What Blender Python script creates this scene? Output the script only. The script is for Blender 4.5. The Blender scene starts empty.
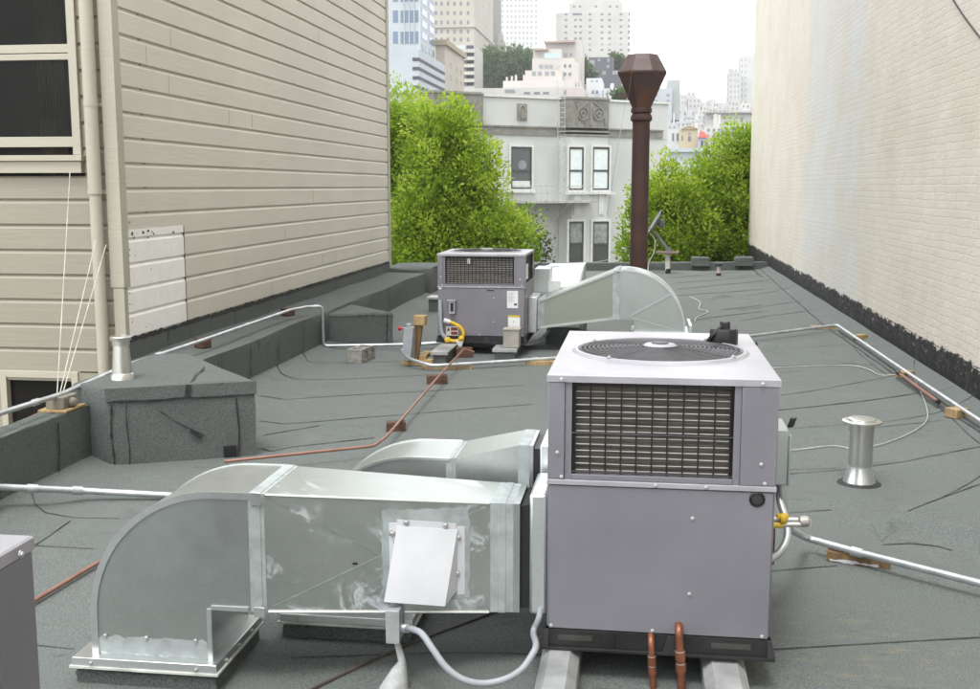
import bpy, math, random
import numpy as np
from mathutils import Vector, Matrix
rnd = random.Random(11)
S = bpy.context.scene
COL = S.collection
rad = math.radians
# ---------------------------------------------------------------- camera
EYE = Vector((0, 0, 1.87)); FPX = 1100.0
pit = math.atan(158 / FPX); yaw = math.atan(153 / FPX * math.cos(pit))
FW = Vector((-math.sin(yaw) * math.cos(pit), math.cos(yaw) * math.cos(pit), -math.sin(pit)))
RT = Vector((math.cos(yaw), math.sin(yaw), 0)); UP = RT.cross(FW)
cd = bpy.data.cameras.new('camera'); cam = bpy.data.objects.new('camera', cd); COL.objects.link(cam)
cd.sensor_width = 36; cd.lens = 36 * FPX / 980; cd.clip_start = 0.05; cd.clip_end = 6000
mw = Matrix((RT, UP, -FW)).transposed().to_4x4(); mw.translation = EYE; cam.matrix_world = mw
S.camera = cam
# ---------------------------------------------------------------- light
SUN_EL, SUN_AZ = 66, 192      # degrees; azimuth measured clockwise from +Y
w = bpy.data.worlds.new('World'); S.world = w; w.use_nodes = True
nt = w.node_tree; nt.nodes.clear()
sky = nt.nodes.new('ShaderNodeTexSky'); sky.sky_type = 'NISHITA'; sky.sun_disc = False
sky.sun_elevation = rad(SUN_EL); sky.sun_rotation = rad(SUN_AZ)
sky.air_density = 1.0; sky.dust_density = 3.0; sky.ozone_density = 1.0
hs = nt.nodes.new('ShaderNodeHueSaturation'); hs.inputs['Saturation'].default_value = 0.16
hs.inputs['Value'].default_value = 1.0
bgn = nt.nodes.new('ShaderNodeBackground'); bgn.inputs['Strength'].default_value = 0.15
wo = nt.nodes.new('ShaderNodeOutputWorld')
veil = nt.nodes.new('ShaderNodeMix'); veil.data_type = 'RGBA'; veil.inputs['Factor'].default_value = .72   # even overcast
veil.inputs['B'].default_value = (7.6, 7.75, 7.9, 1)
nt.links.new(sky.outputs[0], hs.inputs['Color']); nt.links.new(hs.outputs[0], veil.inputs['A']); nt.links.new(veil.outputs['Result'], bgn.inputs[0]); nt.links.new(bgn.outputs[0], wo.inputs[0])
sl = bpy.data.lights.new('sun', 'SUN'); sun = bpy.data.objects.new('sun', sl); COL.objects.link(sun)
sl.energy = 0.8; sl.angle = rad(16); sl.color = (1, .98, .95)
a, e = rad(SUN_AZ), rad(SUN_EL)
sun.rotation_euler = Vector((math.sin(a) * math.cos(e), math.cos(a) * math.cos(e), math.sin(e))).to_track_quat('Z', 'Y').to_euler()
S.view_settings.view_transform = 'Standard'; S.view_settings.look = 'None'
S.view_settings.gamma = 1; S.view_settings.use_curve_mapping = False
S.view_settings.exposure = 1.28
# ---------------------------------------------------------------- measuring helper: a pixel of the photograph on a known plane
def P(x, y, z=None, Y=None, X=None, pl=None):
    d = FW * FPX + RT * (x - 490) - UP * (y - 344.5)
    if z is not None: t = (z - EYE.z) / d.z
    elif Y is not None: t = (Y - EYE.y) / d.y
    elif X is not None: t = (X - EYE.x) / d.x
    else: t = (pl[0] - EYE).dot(pl[1]) / d.dot(pl[1])
    return EYE + d * t
# ---------------------------------------------------------------- mesh builder
class MB:
    def __init__(s): s.v = []; s.f = []; s.m = []; s.cur = 0
    def add(s, vs, fs):
        b = len(s.v); s.v += [tuple(q) for q in vs]
        s.f += [tuple(b + i for i in f) for f in fs]; s.m += [s.cur] * len(fs); return s
    def box(s, x0, x1, y0, y1, z0, z1):
        return s.ob((x0, y0, z0), (x1 - x0, 0, 0), (0, y1 - y0, 0), (0, 0, z1 - z0))
    def ob(s, o, a, b, c):
        o, a, b, c = map(Vector, (o, a, b, c))
        vs = [o, o + a, o + a + b, o + b, o + c, o + a + c, o + a + b + c, o + b + c]
        fs = [(0, 3, 2, 1), (4, 5, 6, 7), (0, 1, 5, 4), (1, 2, 6, 5), (2, 3, 7, 6), (3, 0, 4, 7)]
        if a.cross(b).dot(c) < 0: fs = [f[::-1] for f in fs]
        return s.add(vs, fs)
    def hexa(s, bot, top):
        return s.add(list(bot) + list(top), [(0, 3, 2, 1), (4, 5, 6, 7), (0, 1, 5, 4), (1, 2, 6, 5), (2, 3, 7, 6), (3, 0, 4, 7)])
    def prism(s, poly, vec):
        n = len(poly); vec = Vector(vec); p = [Vector(q) for q in poly]
        fs = [tuple(range(n))[::-1], tuple(range(n, 2 * n))] + [(i, (i + 1) % n, n + (i + 1) % n, n + i) for i in range(n)]
        return s.add(p + [q + vec for q in p], fs)
    def tube(s, pts, r, n=8, caps=True):
        pts = [Vector(p) for p in pts]; rings = []; N = len(pts)
        rs = r if isinstance(r, (list, tuple)) else [r] * N
        t0 = (pts[1] - pts[0]).normalized()
        u = t0.orthogonal().normalized()
        for i, p in enumerate(pts):
            t = (pts[min(i + 1, N - 1)] - pts[max(i - 1, 0)]).normalized()
            u = (u - t * u.dot(t)).normalized(); v = t.cross(u)
            rings.append([p + (u * math.cos(2 * math.pi * k / n) + v * math.sin(2 * math.pi * k / n)) * rs[i] for k in range(n)])
        vs = [q for R_ in rings for q in R_]; fs = []
        for i in range(N - 1):
            for k in range(n):
                k2 = (k + 1) % n; fs.append((i * n + k, i * n + k2, (i + 1) * n + k2, (i + 1) * n + k))
        if caps: fs += [tuple(range(n))[::-1], tuple((N - 1) * n + k for k in range(n))]
        return s.add(vs, fs)
    def cyl(s, a, b, r, r2=None, n=16): return s.tube([a, b], [r, r if r2 is None else r2], n)
    def lathe(s, prof, c, n=24, ax=None, rot=0.0):
        c = Vector(c); q = Vector((0, 0, 1)).rotation_difference(Vector(ax)) if ax else None
        vs = []; fs = []
        for r, z in prof:
            for k in range(n):
                v = Vector((r * math.cos(2 * math.pi * k / n + rot), r * math.sin(2 * math.pi * k / n + rot), z))
                vs.append(c + (q @ v if q else v))
        for i in range(len(prof) - 1):
            for k in range(n):
                k2 = (k + 1) % n; fs.append((i * n + k, i * n + k2, (i + 1) * n + k2, (i + 1) * n + k))
        fs += [tuple(range(n))[::-1], tuple((len(prof) - 1) * n + k for k in range(n))]
        return s.add(vs, fs)
    def torus(s, c, R_, r, n=48, m=6, z0=0):
        pts = [Vector(c) + Vector((R_ * math.cos(2 * math.pi * k / n), R_ * math.sin(2 * math.pi * k / n), z0)) for k in range(n + 1)]
        return s.tube(pts, r, m, caps=False)
def smooth_path(pts, k=6):
    pts = [Vector(p) for p in pts]; out = []
    for i in range(len(pts) - 1):
        p0 = pts[max(i - 1, 0)]; p1 = pts[i]; p2 = pts[i + 1]; p3 = pts[min(i + 2, len(pts) - 1)]
        for j in range(k):
            t = j / k
            out.append(.5 * ((2 * p1) + (p2 - p0) * t + (2 * p0 - 5 * p1 + 4 * p2 - p3) * t * t + (3 * p1 - p0 - 3 * p2 + p3) * t ** 3))
    return out + [pts[-1]]
def bend_path(pts, r=.06, k=5):
    pts = [Vector(p) for p in pts]; out = [pts[0]]
    for i in range(1, len(pts) - 1):
        a_ = (pts[i - 1] - pts[i]); b_ = (pts[i + 1] - pts[i]); rr = min(r, a_.length * .45, b_.length * .45)
        A = pts[i] + a_.normalized() * rr; B = pts[i] + b_.normalized() * rr
        for j in range(k + 1):
            t = j / k; out.append(A * (1 - t) ** 2 + pts[i] * 2 * t * (1 - t) + B * t * t)
    return out + [pts[-1]]
def root_loc(o):
    while o.parent: o = o.parent
    return Vector(o.location)
def obj(name, mb, mats, parent=None, bev=0, ang=35, smooth=True):
    me = bpy.data.meshes.new(name)
    off = root_loc(parent) if parent else Vector((0, 0, 0))
    me.from_pydata([tuple(Vector(v) - off) for v in mb.v], [], mb.f)
    for m in (mats if isinstance(mats, (list, tuple)) else [mats]): me.materials.append(m)
    me.polygons.foreach_set('material_index', mb.m)
    me.validate(); me.update()
    if smooth:
        me.polygons.foreach_set('use_smooth', [True] * len(me.polygons)); me.set_sharp_from_angle(angle=rad(ang))
    o = bpy.data.objects.new(name, me); COL.objects.link(o)
    if parent: o.parent = parent
    if bev:
        b = o.modifiers.new('bevel', 'BEVEL'); b.width = bev; b.segments = 2; b.limit_method = 'ANGLE'; b.angle_limit = rad(40); b.harden_normals = False
    return o
def tag(o, label=None, cat=None, group=None, kind=None):
    if label and not kind: kind = 'thing'
    if label: o['label'] = label
    if cat: o['category'] = cat
    if group: o['group'] = group
    if kind: o['kind'] = kind
    return o
def thing(name, loc, label, cat, group=None):
    o = bpy.data.objects.new(name, None); COL.objects.link(o); o.location = loc; o.empty_display_size = .2
    return tag(o, label, cat, group)
def copy_tree(o, parent=None):
    c = o.copy(); COL.objects.link(c); c.parent = parent
    for ch in o.children: copy_tree(ch, c)
    return c
# ---------------------------------------------------------------- materials
def nodes(name):
    m = bpy.data.materials.new(name); m.use_nodes = True; t = m.node_tree
    return m, t, t.nodes['Principled BSDF'], lambda k: t.nodes.new('ShaderNode' + k), t.links.new
def rgb(c): return (c[0], c[1], c[2], 1)
def noise(N, L, t, scale, detail=5, rough=.55, vec=None, stretch=None):
    tc = N('TexCoord'); n = N('TexNoise'); n.inputs['Scale'].default_value = scale; n.inputs['Detail'].default_value = detail
    n.inputs['Roughness'].default_value = rough
    if stretch:
        mp = N('Mapping'); mp.inputs['Scale'].default_value = stretch; L(tc.outputs['Object'], mp.inputs[0]); L(mp.outputs[0], n.inputs['Vector'])
    else: L(tc.outputs['Object'], n.inputs['Vector'])
    return n.outputs['Fac']
def ramp(N, L, src, lo, hi):
    r = N('MapRange'); r.inputs['From Min'].default_value = lo; r.inputs['From Max'].default_value = hi; L(src, r.inputs['Value']); return r.outputs['Result']
def mix(N, L, fac, a_, b_, mode='MIX'):
    x = N('Mix'); x.data_type = 'RGBA'; x.blend_type = mode
    for s_, v in ((x.inputs['Factor'], fac), (x.inputs['A'], a_), (x.inputs['B'], b_)):
        if isinstance(v, (int, float)): s_.default_value = v
        elif isinstance(v, tuple): s_.default_value = rgb(v)
        else: L(v, s_)
    return x.outputs['Result']
def bumpn(N, L, p, h, strength, dist, prev=None):
    b = N('Bump'); b.inputs['Strength'].default_value = strength; b.inputs['Distance'].default_value = dist
    L(h, b.inputs['Height'])
    if prev is not None: L(prev, b.inputs['Normal'])
    L(b.outputs[0], p.inputs['Normal']); return b.outputs[0]
def mat(name, col, rough=.6, metal=0, var=.18, scale=6, bump=0, bscale=60, col2=None, fac=(.35, .65), stretch=None, spec=.5, bdist=.004):
    m, t, p, N, L = nodes(name)
    c2 = col2 or tuple(c * (1 - var * 2) for c in col)
    f = ramp(N, L, noise(N, L, t, scale, stretch=stretch), *fac)
    L(mix(N, L, f, tuple(c * (1 + (0 if col2 else var * .5)) for c in col), c2), p.inputs['Base Color'])
    p.inputs['Roughness'].default_value = rough; p.inputs['Metallic'].default_value = metal; p.inputs['Specular IOR Level'].default_value = spec
    if bump: bumpn(N, L, p, noise(N, L, t, bscale, 4), bump, bdist)
    return m
def m_roof(name, k=1.0, warm=0.0):
    m, t, p, N, L = nodes(name)
    f0 = ramp(N, L, noise(N, L, t, .55, 6, .6), .32, .68)
    f1 = ramp(N, L, noise(N, L, t, 3.0, 8, .65), .3, .7)
    g = noise(N, L, t, 165, 3, .75)
    c = mix(N, L, f0, (.088 * k, .104 * k, .100 * k), (.130 * k, .144 * k, .138 * k))
    c = mix(N, L, f1, c, (.108 * k, .118 * k, .112 * k))
    c = mix(N, L, ramp(N, L, g, .36, .64), mix(N, L, .5, c, (.03, .034, .033)), mix(N, L, .32, c, (.34, .37, .35)))
    st = ramp(N, L, noise(N, L, t, 1.6, 7, .7, stretch=(1, 2.6, 1)), .60, .74)
    c = mix(N, L, st, c, (.085 * k, .088 * k, .082 * k))
    dab = ramp(N, L, noise(N, L, t, 4.5, 6, .6, stretch=(.55, 2.4, 1)), .635, .69)
    dm = N('Math'); dm.operation = 'MULTIPLY'; L(dab, dm.inputs[0]); dm.inputs[1].default_value = .55
    c = mix(N, L, dm.outputs[0], c, (.055 * k, .060 * k, .055 * k))
    c = mix(N, L, ramp(N, L, noise(N, L, t, 1.1, 8, .7, stretch=(1.6, 1, 1)), .58, .80), c, (.165 * k, .172 * k, .155 * k))
    if warm:   # rust-water and sand stains by the wood block at the right
        tc = N('TexCoord'); vd = N('VectorMath'); vd.operation = 'DISTANCE'; vd.inputs[1].default_value = (.95, 4.35, 0)
        L(tc.outputs['Object'], vd.inputs[0])
        msk = ramp(N, L, vd.outputs['Value'], .75, .1)
        sp = ramp(N, L, noise(N, L, t, 9, 6, .6, stretch=(1, 2, 1)), .52, .68)
        mm = N('Math'); mm.operation = 'MULTIPLY'; L(msk, mm.inputs[0]); L(sp, mm.inputs[1]); mm.use_clamp = True
        m2 = N('Math'); m2.operation = 'MULTIPLY'; L(mm.outputs[0], m2.inputs[0]); m2.inputs[1].default_value = .28
        c = mix(N, L, m2.outputs[0], c, (.30, .235, .125))
    L(c, p.inputs['Base Color']); p.inputs['Roughness'].default_value = .93; p.inputs['Specular IOR Level'].default_value = .25
    b = bumpn(N, L, p, g, .55, .004)
    bumpn(N, L, p, noise(N, L, t, 7, 4), .35, .02, b)
    return m
def m_galv(name, col=(.60, .62, .60), rough=.38, smear=0, metal=.9):
    m, t, p, N, L = nodes(name)
    tc = N('TexCoord'); v = N('TexVoronoi'); v.inputs['Scale'].default_value = 70; L(tc.outputs['Object'], v.inputs['Vector'])
    hsv = N('SeparateColor'); L(v.outputs['Color'], hsv.inputs[0])
    f = ramp(N, L, hsv.outputs[0], 0, 1)
    c = mix(N, L, f, tuple(x * .95 for x in col), tuple(min(1, x * 1.03) for x in col))
    c = mix(N, L, ramp(N, L, noise(N, L, t, 4, 7, .65), .35, .7), c, tuple(x * y for x, y in zip(col, (.975, .98, .98))))
    rv = ramp(N, L, noise(N, L, t, 9, 6), .3, .7)
    r = N('MapRange'); r.inputs['To Min'].default_value = rough - .02; r.inputs['To Max'].default_value = rough + .05; L(rv, r.inputs['Value'])
    ro = r.outputs[0]; me = None
    if smear:
        tcs = N('TexCoord'); ns = N('TexNoise'); ns.inputs['Scale'].default_value = 5; ns.inputs['Detail'].default_value = 10; ns.inputs['Roughness'].default_value = .7; ns.inputs['Distortion'].default_value = 1.6; L(tcs.outputs['Object'], ns.inputs['Vector'])
        s1 = ramp(N, L, ns.outputs['Fac'], .545, .63)
        s2 = ramp(N, L, noise(N, L, t, 1.9, 3, .5), .42, .56)
        mm = N('Math'); mm.operation = 'MULTIPLY'; L(s1, mm.inputs[0]); L(s2, mm.inputs[1]); mm.use_clamp = True
        c = mix(N, L, mm.outputs[0], c, (.54, .58, .60))
        md = N('MapRange'); md.inputs['To Min'].default_value = metal; md.inputs['To Max'].default_value = .1; L(mm.outputs[0], md.inputs['Value']); L(md.outputs[0], p.inputs['Metallic'])
    else: p.inputs['Metallic'].default_value = metal
    L(c, p.inputs['Base Color']); L(ro, p.inputs['Roughness'])
    bumpn(N, L, p, noise(N, L, t, 2.2, 3), .04, .03)
    return m
def m_brick(name):
    m, t, p, N, L = nodes(name)
    tc = N('TexCoord'); sp = N('SeparateXYZ'); cb = N('CombineXYZ'); L(tc.outputs['Object'], sp.inputs[0])
    nz = N('TexNoise'); nz.inputs['Scale'].default_value = 3.2; nz.inputs['Detail'].default_value = 4; L(tc.outputs['Object'], nz.inputs['Vector'])
    def wob(src, k):
        a_ = N('Math'); a_.operation = 'MULTIPLY_ADD'; L(nz.outputs['Fac'], a_.inputs[0]); a_.inputs[1].default_value = k; L(src, a_.inputs[2]); return a_.outputs[0]
    nz2 = N('TexNoise'); nz2.inputs['Scale'].default_value = 11; nz2.inputs['Detail'].default_value = 3; L(tc.outputs['Object'], nz2.inputs['Vector'])
    w2 = N('Math'); w2.operation = 'MULTIPLY_ADD'; L(nz2.outputs['Fac'], w2.inputs[0]); w2.inputs[1].default_value = .020; L(wob(sp.outputs['Z'], .045), w2.inputs[2])
    L(wob(sp.outputs['Y'], .10), cb.inputs['X']); L(w2.outputs[0], cb.inputs['Y'])
    br = N('TexBrick'); L(cb.outputs[0], br.inputs['Vector'])
    br.inputs['Scale'].default_value = 1; br.inputs['Brick Width'].default_value = .225; br.inputs['Row Height'].default_value = .078
    br.inputs['Mortar Size'].default_value = .008; br.inputs['Mortar Smooth'].default_value = .6; br.inputs['Bias'].default_value = 0
    br.inputs['Color1'].default_value = rgb((.70, .655, .585)); br.inputs['Color2'].default_value = rgb((.665, .62, .55)); br.inputs['Mortar'].default_value = rgb((.645, .60, .53))
    c = br.outputs['Color']
    # repainted pale band with its own soft edge
    yb = wob(sp.outputs['Y'], .5)
    m1 = ramp(N, L, yb, 14.8, 16.4); m2 = ramp(N, L, yb, 21.0, 20.8)
    mm = N('Math'); mm.operation = 'MULTIPLY'; L(m1, mm.inputs[0]); L(m2, mm.inputs[1]); mm.use_clamp = True
    zf = ramp(N, L, wob(sp.outputs['Z'], 1.2), 1.0, 1.9)
    m4 = N('Math'); m4.operation = 'MULTIPLY'; L(mm.outputs[0], m4.inputs[0]); L(zf, m4.inputs[1])
    m3 = N('Math'); m3.operation = 'MULTIPLY'; L(m4.outputs[0], m3.inputs[0]); m3.inputs[1].default_value = .85
    c = mix(N, L, m3.outputs[0], c, (.60, .61, .60))
    c = mix(N, L, ramp(N, L, noise(N, L, t, .9, 7, .6), .4, .75), c, (.60, .55, .465))
    pit_ = ramp(N, L, noise(N, L, t, 26, 3, .5), .70, .76)
    p2 = N('Math'); p2.operation = 'MULTIPLY'; L(pit_, p2.inputs[0]); p2.inputs[1].default_value = .5
    c = mix(N, L, p2.outputs[0], c, (.22, .19, .15))
    # brushed bitumen along the foot of the wall, with chipped edges
    def add(a_, k, b_):
        q = N('Math'); q.operation = 'MULTIPLY_ADD'; L(a_, q.inputs[0]); q.inputs[1].default_value = k; L(b_, q.inputs[2]); return q.outputs[0]
    hgt = add(noise(N, L, t, 1.1, 4, .6, stretch=(1, 1, .3)), .22, add(noise(N, L, t, 8, 6, .75, stretch=(1, .6, 1.8)), .24, sp.outputs['Z']))
    hgt = add(br.outputs['Fac'], -.02, hgt)
    tarm = ramp(N, L, hgt, 9.565, 9.548)
    chip = ramp(N, L, noise(N, L, t, 10, 6, .7, stretch=(1, .8, 1.6)), .60, .64)
    cf = N('Math'); cf.operation = 'MULTIPLY'; L(chip, cf.inputs[0]); L(ramp(N, L, sp.outputs['Z'], 9.12, 9.30), cf.inputs[1])
    tk = N('Math'); tk.operation = 'MULTIPLY_ADD'; L(cf.outputs[0], tk.inputs[0]); tk.inputs[1].default_value = -.8; L(tarm, tk.inputs[2]); tk.use_clamp = True
    c = mix(N, L, tk.outputs[0], c, mix(N, L, ramp(N, L, noise(N, L, t, 6, 5), .5, .7), (.016, .016, .018), (.055, .052, .05)))
    L(c, p.inputs['Base Color']); p.inputs['Roughness'].default_value = .75; p.inputs['Specular IOR Level'].default_value = .3
    inv = N('Math'); inv.operation = 'SUBTRACT'; inv.inputs[0].default_value = 1; L(br.outputs['Fac'], inv.inputs[1])
    b = bumpn(N, L, p, inv.outputs[0], .32, .009)
    b = bumpn(N, L, p, noise(N, L, t, 18, 6, .65), .7, .014, b)
    bumpn(N, L, p, noise(N, L, t, 1.4, 3), .3, .06, b)
    return m
def m_siding(name, col, dirt):
    m, t, p, N, L = nodes(name)
    c = mix(N, L, ramp(N, L, noise(N, L, t, .7, 6), .3, .7), col, tuple(x * .90 for x in col))
    c = mix(N, L, ramp(N, L, noise(N, L, t, 1.0, 8, .65, stretch=(2.0, 2.0, 9)), .60, .80), c, dirt)
    c = mix(N, L, ramp(N, L, noise(N, L, t, 40, 3), .71, .76), c, tuple(x * .45 for x in col))
    L(c, p.inputs['Base Color']); p.inputs['Roughness'].default_value = .55
    b = bumpn(N, L, p, noise(N, L, t, 3, 5, .5, stretch=(1.2, .8, 14)), .25, .01)
    bumpn(N, L, p, noise(N, L, t, 45, 4), .2, .003, b)
    return m
def m_leaf(name, c1, c2, c3):
    m, t, p, N, L = nodes(name)
    at = N('Attribute'); at.attribute_name = 'tint'
    f = at.outputs['Fac']
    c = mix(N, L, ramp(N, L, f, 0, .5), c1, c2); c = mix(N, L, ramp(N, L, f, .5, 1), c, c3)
    L(c, p.inputs['Base Color']); p.inputs['Roughness'].default_value = .5
    tr = N('BsdfTranslucent'); L(c, tr.inputs['Color'])
    ms = N('MixShader'); ms.inputs[0].default_value = .55
    out = t.nodes['Material Output']; L(p.outputs[0], ms.inputs[1]); L(tr.outputs[0], ms.inputs[2]); L(ms.outputs[0], out.inputs['Surface'])
    return m
def m_glass(name, col=(.02, .025, .03), rough=.05, spec=.6):
    m, t, p, N, L = nodes(name)
    p.inputs['Base Color'].default_value = rgb(col); p.inputs['Roughness'].default_value = rough; p.inputs['Specular IOR Level'].default_value = spec
    bumpn(N, L, p, noise(N, L, t, 1.2, 2), .05, .05)
    return m
ROOF = m_roof('cap_sheet', 1.0, 1); MEMB = m_roof('cap_sheet_shaded', .68)  # second copy darkened: shade of the upright faces put into its colour
TAR = mat('bitumen_seam', (.022, .023, .023), .75, var=.3, scale=20, bump=.4)
SEAM = mat('lap_edge', (.045, .049, .047), .9, var=.35, scale=5)
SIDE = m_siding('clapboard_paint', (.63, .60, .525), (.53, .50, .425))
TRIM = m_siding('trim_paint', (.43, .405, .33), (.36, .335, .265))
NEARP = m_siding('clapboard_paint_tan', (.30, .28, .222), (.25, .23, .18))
BRICK = m_brick('painted_brick')
GALV = m_galv('galvanised_sheet', (.49, .52, .505), .34)
GALVS = m_galv('galvanised_sheet_smeared', (.46, .485, .465), .34, 1)
BRIGHT = m_galv('bright_galvanised', (.74, .76, .76), .30)
EMT = mat('conduit_zinc', (.60, .62, .64), .42, .75, var=.12, scale=9)
PVC = mat('grey_plastic', (.33, .34, .37), .45, var=.08)
SEAL = mat('duct_sealant', (.35, .39, .39), .6, var=.12, scale=14, bump=.3, bscale=50)
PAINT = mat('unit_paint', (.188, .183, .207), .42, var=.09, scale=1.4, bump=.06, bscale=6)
PAINT2 = mat('unit_paint_skylit', (.345, .34, .37), .36, var=.10, scale=3, bump=.06, bscale=6)  # lighter copy of the unit paint, sky brightness put into the colour
WHITEP = mat('white_steel', (.60, .61, .64), .45, var=.06, scale=3)
BLACK = mat('black_plastic', (.014, .014, .015), .5, var=.2)
RAIL = mat('base_rail_black', (.016, .016, .017), .55, var=.3)
COILM = mat('coil_fins', (.135, .119, .096), .6, .4, var=.3, scale=4, stretch=(1, 1, 30))
LOUV = mat('louvre_wire', (.30, .292, .285), .6, .2, var=.1)
STEEL = mat('screw_zinc', (.62, .62, .62), .35, .8, var=.05)
DARKV = mat('hole_shade', (.01, .01, .01), .9, var=.1)
RUST = mat('rusty_flue', (.052, .026, .024), .72, .15, var=.3, scale=3, col2=(.085, .036, .022), fac=(.45, .75), bump=.25, bscale=25)
RUSTH = mat('rusty_cowl', (.085, .055, .052), .7, .2, scale=4, col2=(.16, .06, .025), fac=(.45, .72), bump=.25, bscale=25)
COPPER = mat('copper_pipe', (.32, .17, .13), .5, .35, scale=9, col2=(.24, .12, .09), fac=(.4, .7))
COPD = mat('dark_copper_pipe', (.30, .115, .065), .40, .6, scale=9, col2=(.14, .06, .04), fac=(.4, .7))
CPIPE = mat('dull_copper_pipe', (.30, .14, .10), .55, .35, scale=7, col2=(.20, .11, .09))
WOOD = mat('weathered_wood', (.26, .16, .075), .8, scale=4, col2=(.13, .085, .045), stretch=(6, 6, 1.2), bump=.3, bscale=30)
WOODL = mat('pale_cut_wood', (.40, .29, .14), .8, scale=4, col2=(.26, .17, .08), stretch=(6, 6, 1.2), bump=.2)
REDW = mat('redwood_block', (.13, .062, .040), .8, scale=6, col2=(.06, .032, .022), stretch=(1, 5, 8), bump=.3)
CMU = mat('concrete_block', (.30, .29, .26), .95, var=.15, scale=20, bump=.5, bscale=90)
LEADM = mat('sheet_lead_cover', (.42, .43, .43), .5, .35, var=.18, scale=5, bump=.25, bscale=9)
WIRE = mat('white_cable', (.50, .49, .44), .5, var=.15)
CORD = mat('brown_cord', (.10, .085, .07), .6, var=.2)
YELL = mat('yellow_gas_hose', (.65, .42, .015), .4, var=.1)
REDP = mat('red_tag', (.45, .02, .03), .5, var=.1)
PAPER = mat('sticker_paper', (.70, .70, .70), .5, var=.04)
PRINT = mat('sticker_print', (.06, .06, .07), .6, var=.1)
def m_pane(name):
    m, t, p, N, L = nodes(name); t.nodes.remove(p)
    tr = N('BsdfTransparent'); tr.inputs[0].default_value = (.80, .82, .80, 1); gl = N('BsdfGlossy'); gl.inputs['Roughness'].default_value = .03; fr = N('Fresnel'); fr.inputs['IOR'].default_value = 1.16
    ms = N('MixShader'); L(fr.outputs[0], ms.inputs[0]); L(tr.outputs[0], ms.inputs[1]); L(gl.outputs[0], ms.inputs[2]); L(ms.outputs[0], t.nodes['Material Output'].inputs['Surface']); return m
CLEAR = m_pane('clear_window_glass')
GLASSD = m_glass('dark_window_glass', (.014, .013, .013), .10, .10)
# ================================================================ setting: ground, street, hill
def terrain_z(y): return -9 + .11 * max(0, min(y, 430) - 95)
mb = MB(); ys = [-200, -60, 20, 60, 95, 140, 200, 280, 360, 430, 600, 900, 1400]; xs = [-900, -500, -200, -60, 0, 60, 200, 500, 900]
mb.add([(x, y, terrain_z(y)) for y in ys for x in xs], [(j * 9 + i, j * 9 + i + 1, (j + 1) * 9 + i + 1, (j + 1) * 9 + i) for j in range(len(ys) - 1) for i in range(8)])
HILLM = mat('hillside_earth', (.14, .15, .10), .95, scale=.05, col2=(.22, .21, .18))
tag(obj('ground', mb, HILLM), kind='structure')
ASPH = mat('asphalt', (.05, .05, .052), .9, var=.2, scale=2, bump=.3)
PAVE = mat('pavement_concrete', (.30, .29, .27), .9, var=.1, scale=1)
mb = MB(); mb.add([(-90, 28.8, -8.996), (90, 50, -8.996), (90, 62, -8.996), (-90, 15, -8.996)][0:0] or [(-80, 2, -8.99), (80, 82, -8.99), (80, 96, -8.99), (-80, 14, -8.99)], [(0, 1, 2, 3)])
tag(obj('road', mb, ASPH), kind='structure')

# ---------------------------------------------------------------- our roof
RX0, RX1, RY0 = -3.72, 2.86, -7.0
def par_y(x): return 24.95 + .22 * (x - .0)          # the front parapet line, not quite square to the walls
ridges = []                                          # wrinkles in the membrane: (a, b, height, width)
def pr(x, y): return P(x, y, z=0)
_ph = [(rnd.uniform(0, 6.3), rnd.uniform(.5, 2.6), rnd.uniform(.5, 2.6)) for _ in range(9)]
def rz(x, y):
    h = sum(math.sin(p_ + x * a_ + y * b_) for p_, a_, b_ in _ph) * .0016
    for A, B, hh, ww in ridges:
        dx, dy = B.x - A.x, B.y - A.y; l2 = dx * dx + dy * dy
        t = max(0, min(1, ((x - A.x) * dx + (y - A.y) * dy) / l2)); d2 = (x - A.x - t * dx) ** 2 + (y - A.y - t * dy) ** 2
        if d2 < ww * ww * 6: h += hh * math.exp(-d2 / (ww * ww)) * (.75 + .25 * math.sin(5 * x + 2 * y))
    cx = max(0, x - 2.42); h += .42 * cx * cx            # cant strip up to the brick wall
    cl = max(0, -3.40 - x); h += .55 * cl * cl           # soft cove to the left curb
    return h
nx, ny = 210, 1000; mb = MB(); vs = []
for j in range(ny + 1):
    v = (j / ny) ** 1.25
    for i in range(nx + 1):
        x = RX0 + (RX1 - RX0) * i / nx; y = RY0 + (par_y(x) + .05 - RY0) * v
        vs.append((x, y, rz(x, y)))
mb.add(vs, [(j * (nx + 1) + i, j * (nx + 1) + i + 1, (j + 1) * (nx + 1) + i + 1, (j + 1) * (nx + 1) + i) for j in range(ny) for i in range(nx)])
# lap seams: thin bitumen lines lying on the membrane
def lap(pix, wd=.011, scale=None, off=(0, 0)):
    if scale: pix = [(off[0] + x / scale, off[1] + y / scale) for x, y in pix]
    pts = [P(x, y, z=0) for x, y in pix]; path = []
    for A, B in zip(pts[:-1], pts[1:]):
        n = max(2, int((B - A).length / .05))
        path += [A.lerp(B, k / n) for k in range(n)]
    path.append(pts[-1]); vs = []; ph = rnd.uniform(0, 9)
    for k, q in enumerate(path):
        d = (path[min(k + 1, len(path) - 1)] - path[max(k - 1, 0)]); d.z = 0; d.normalize(); nn = Vector((-d.y, d.x, 0))
        q = q + nn * .005 * math.sin(k * .3 + ph)
        ww = wd * .62 * (.55 + .55 * abs(math.sin(k * .17 + ph) * math.sin(k * .43 + 2 * ph)) + rnd.uniform(0, .25))
        for s_ in (-.5, .5):
            u = q + nn * ww * s_; vs.append((u.x, u.y, rz(u.x, u.y) + .004))
    mb.cur = 1; mb.add(vs, [(2 * k, 2 * k + 1, 2 * k + 3, 2 * k + 2) for k in range(len(path) - 1)]); mb.cur = 0
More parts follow.
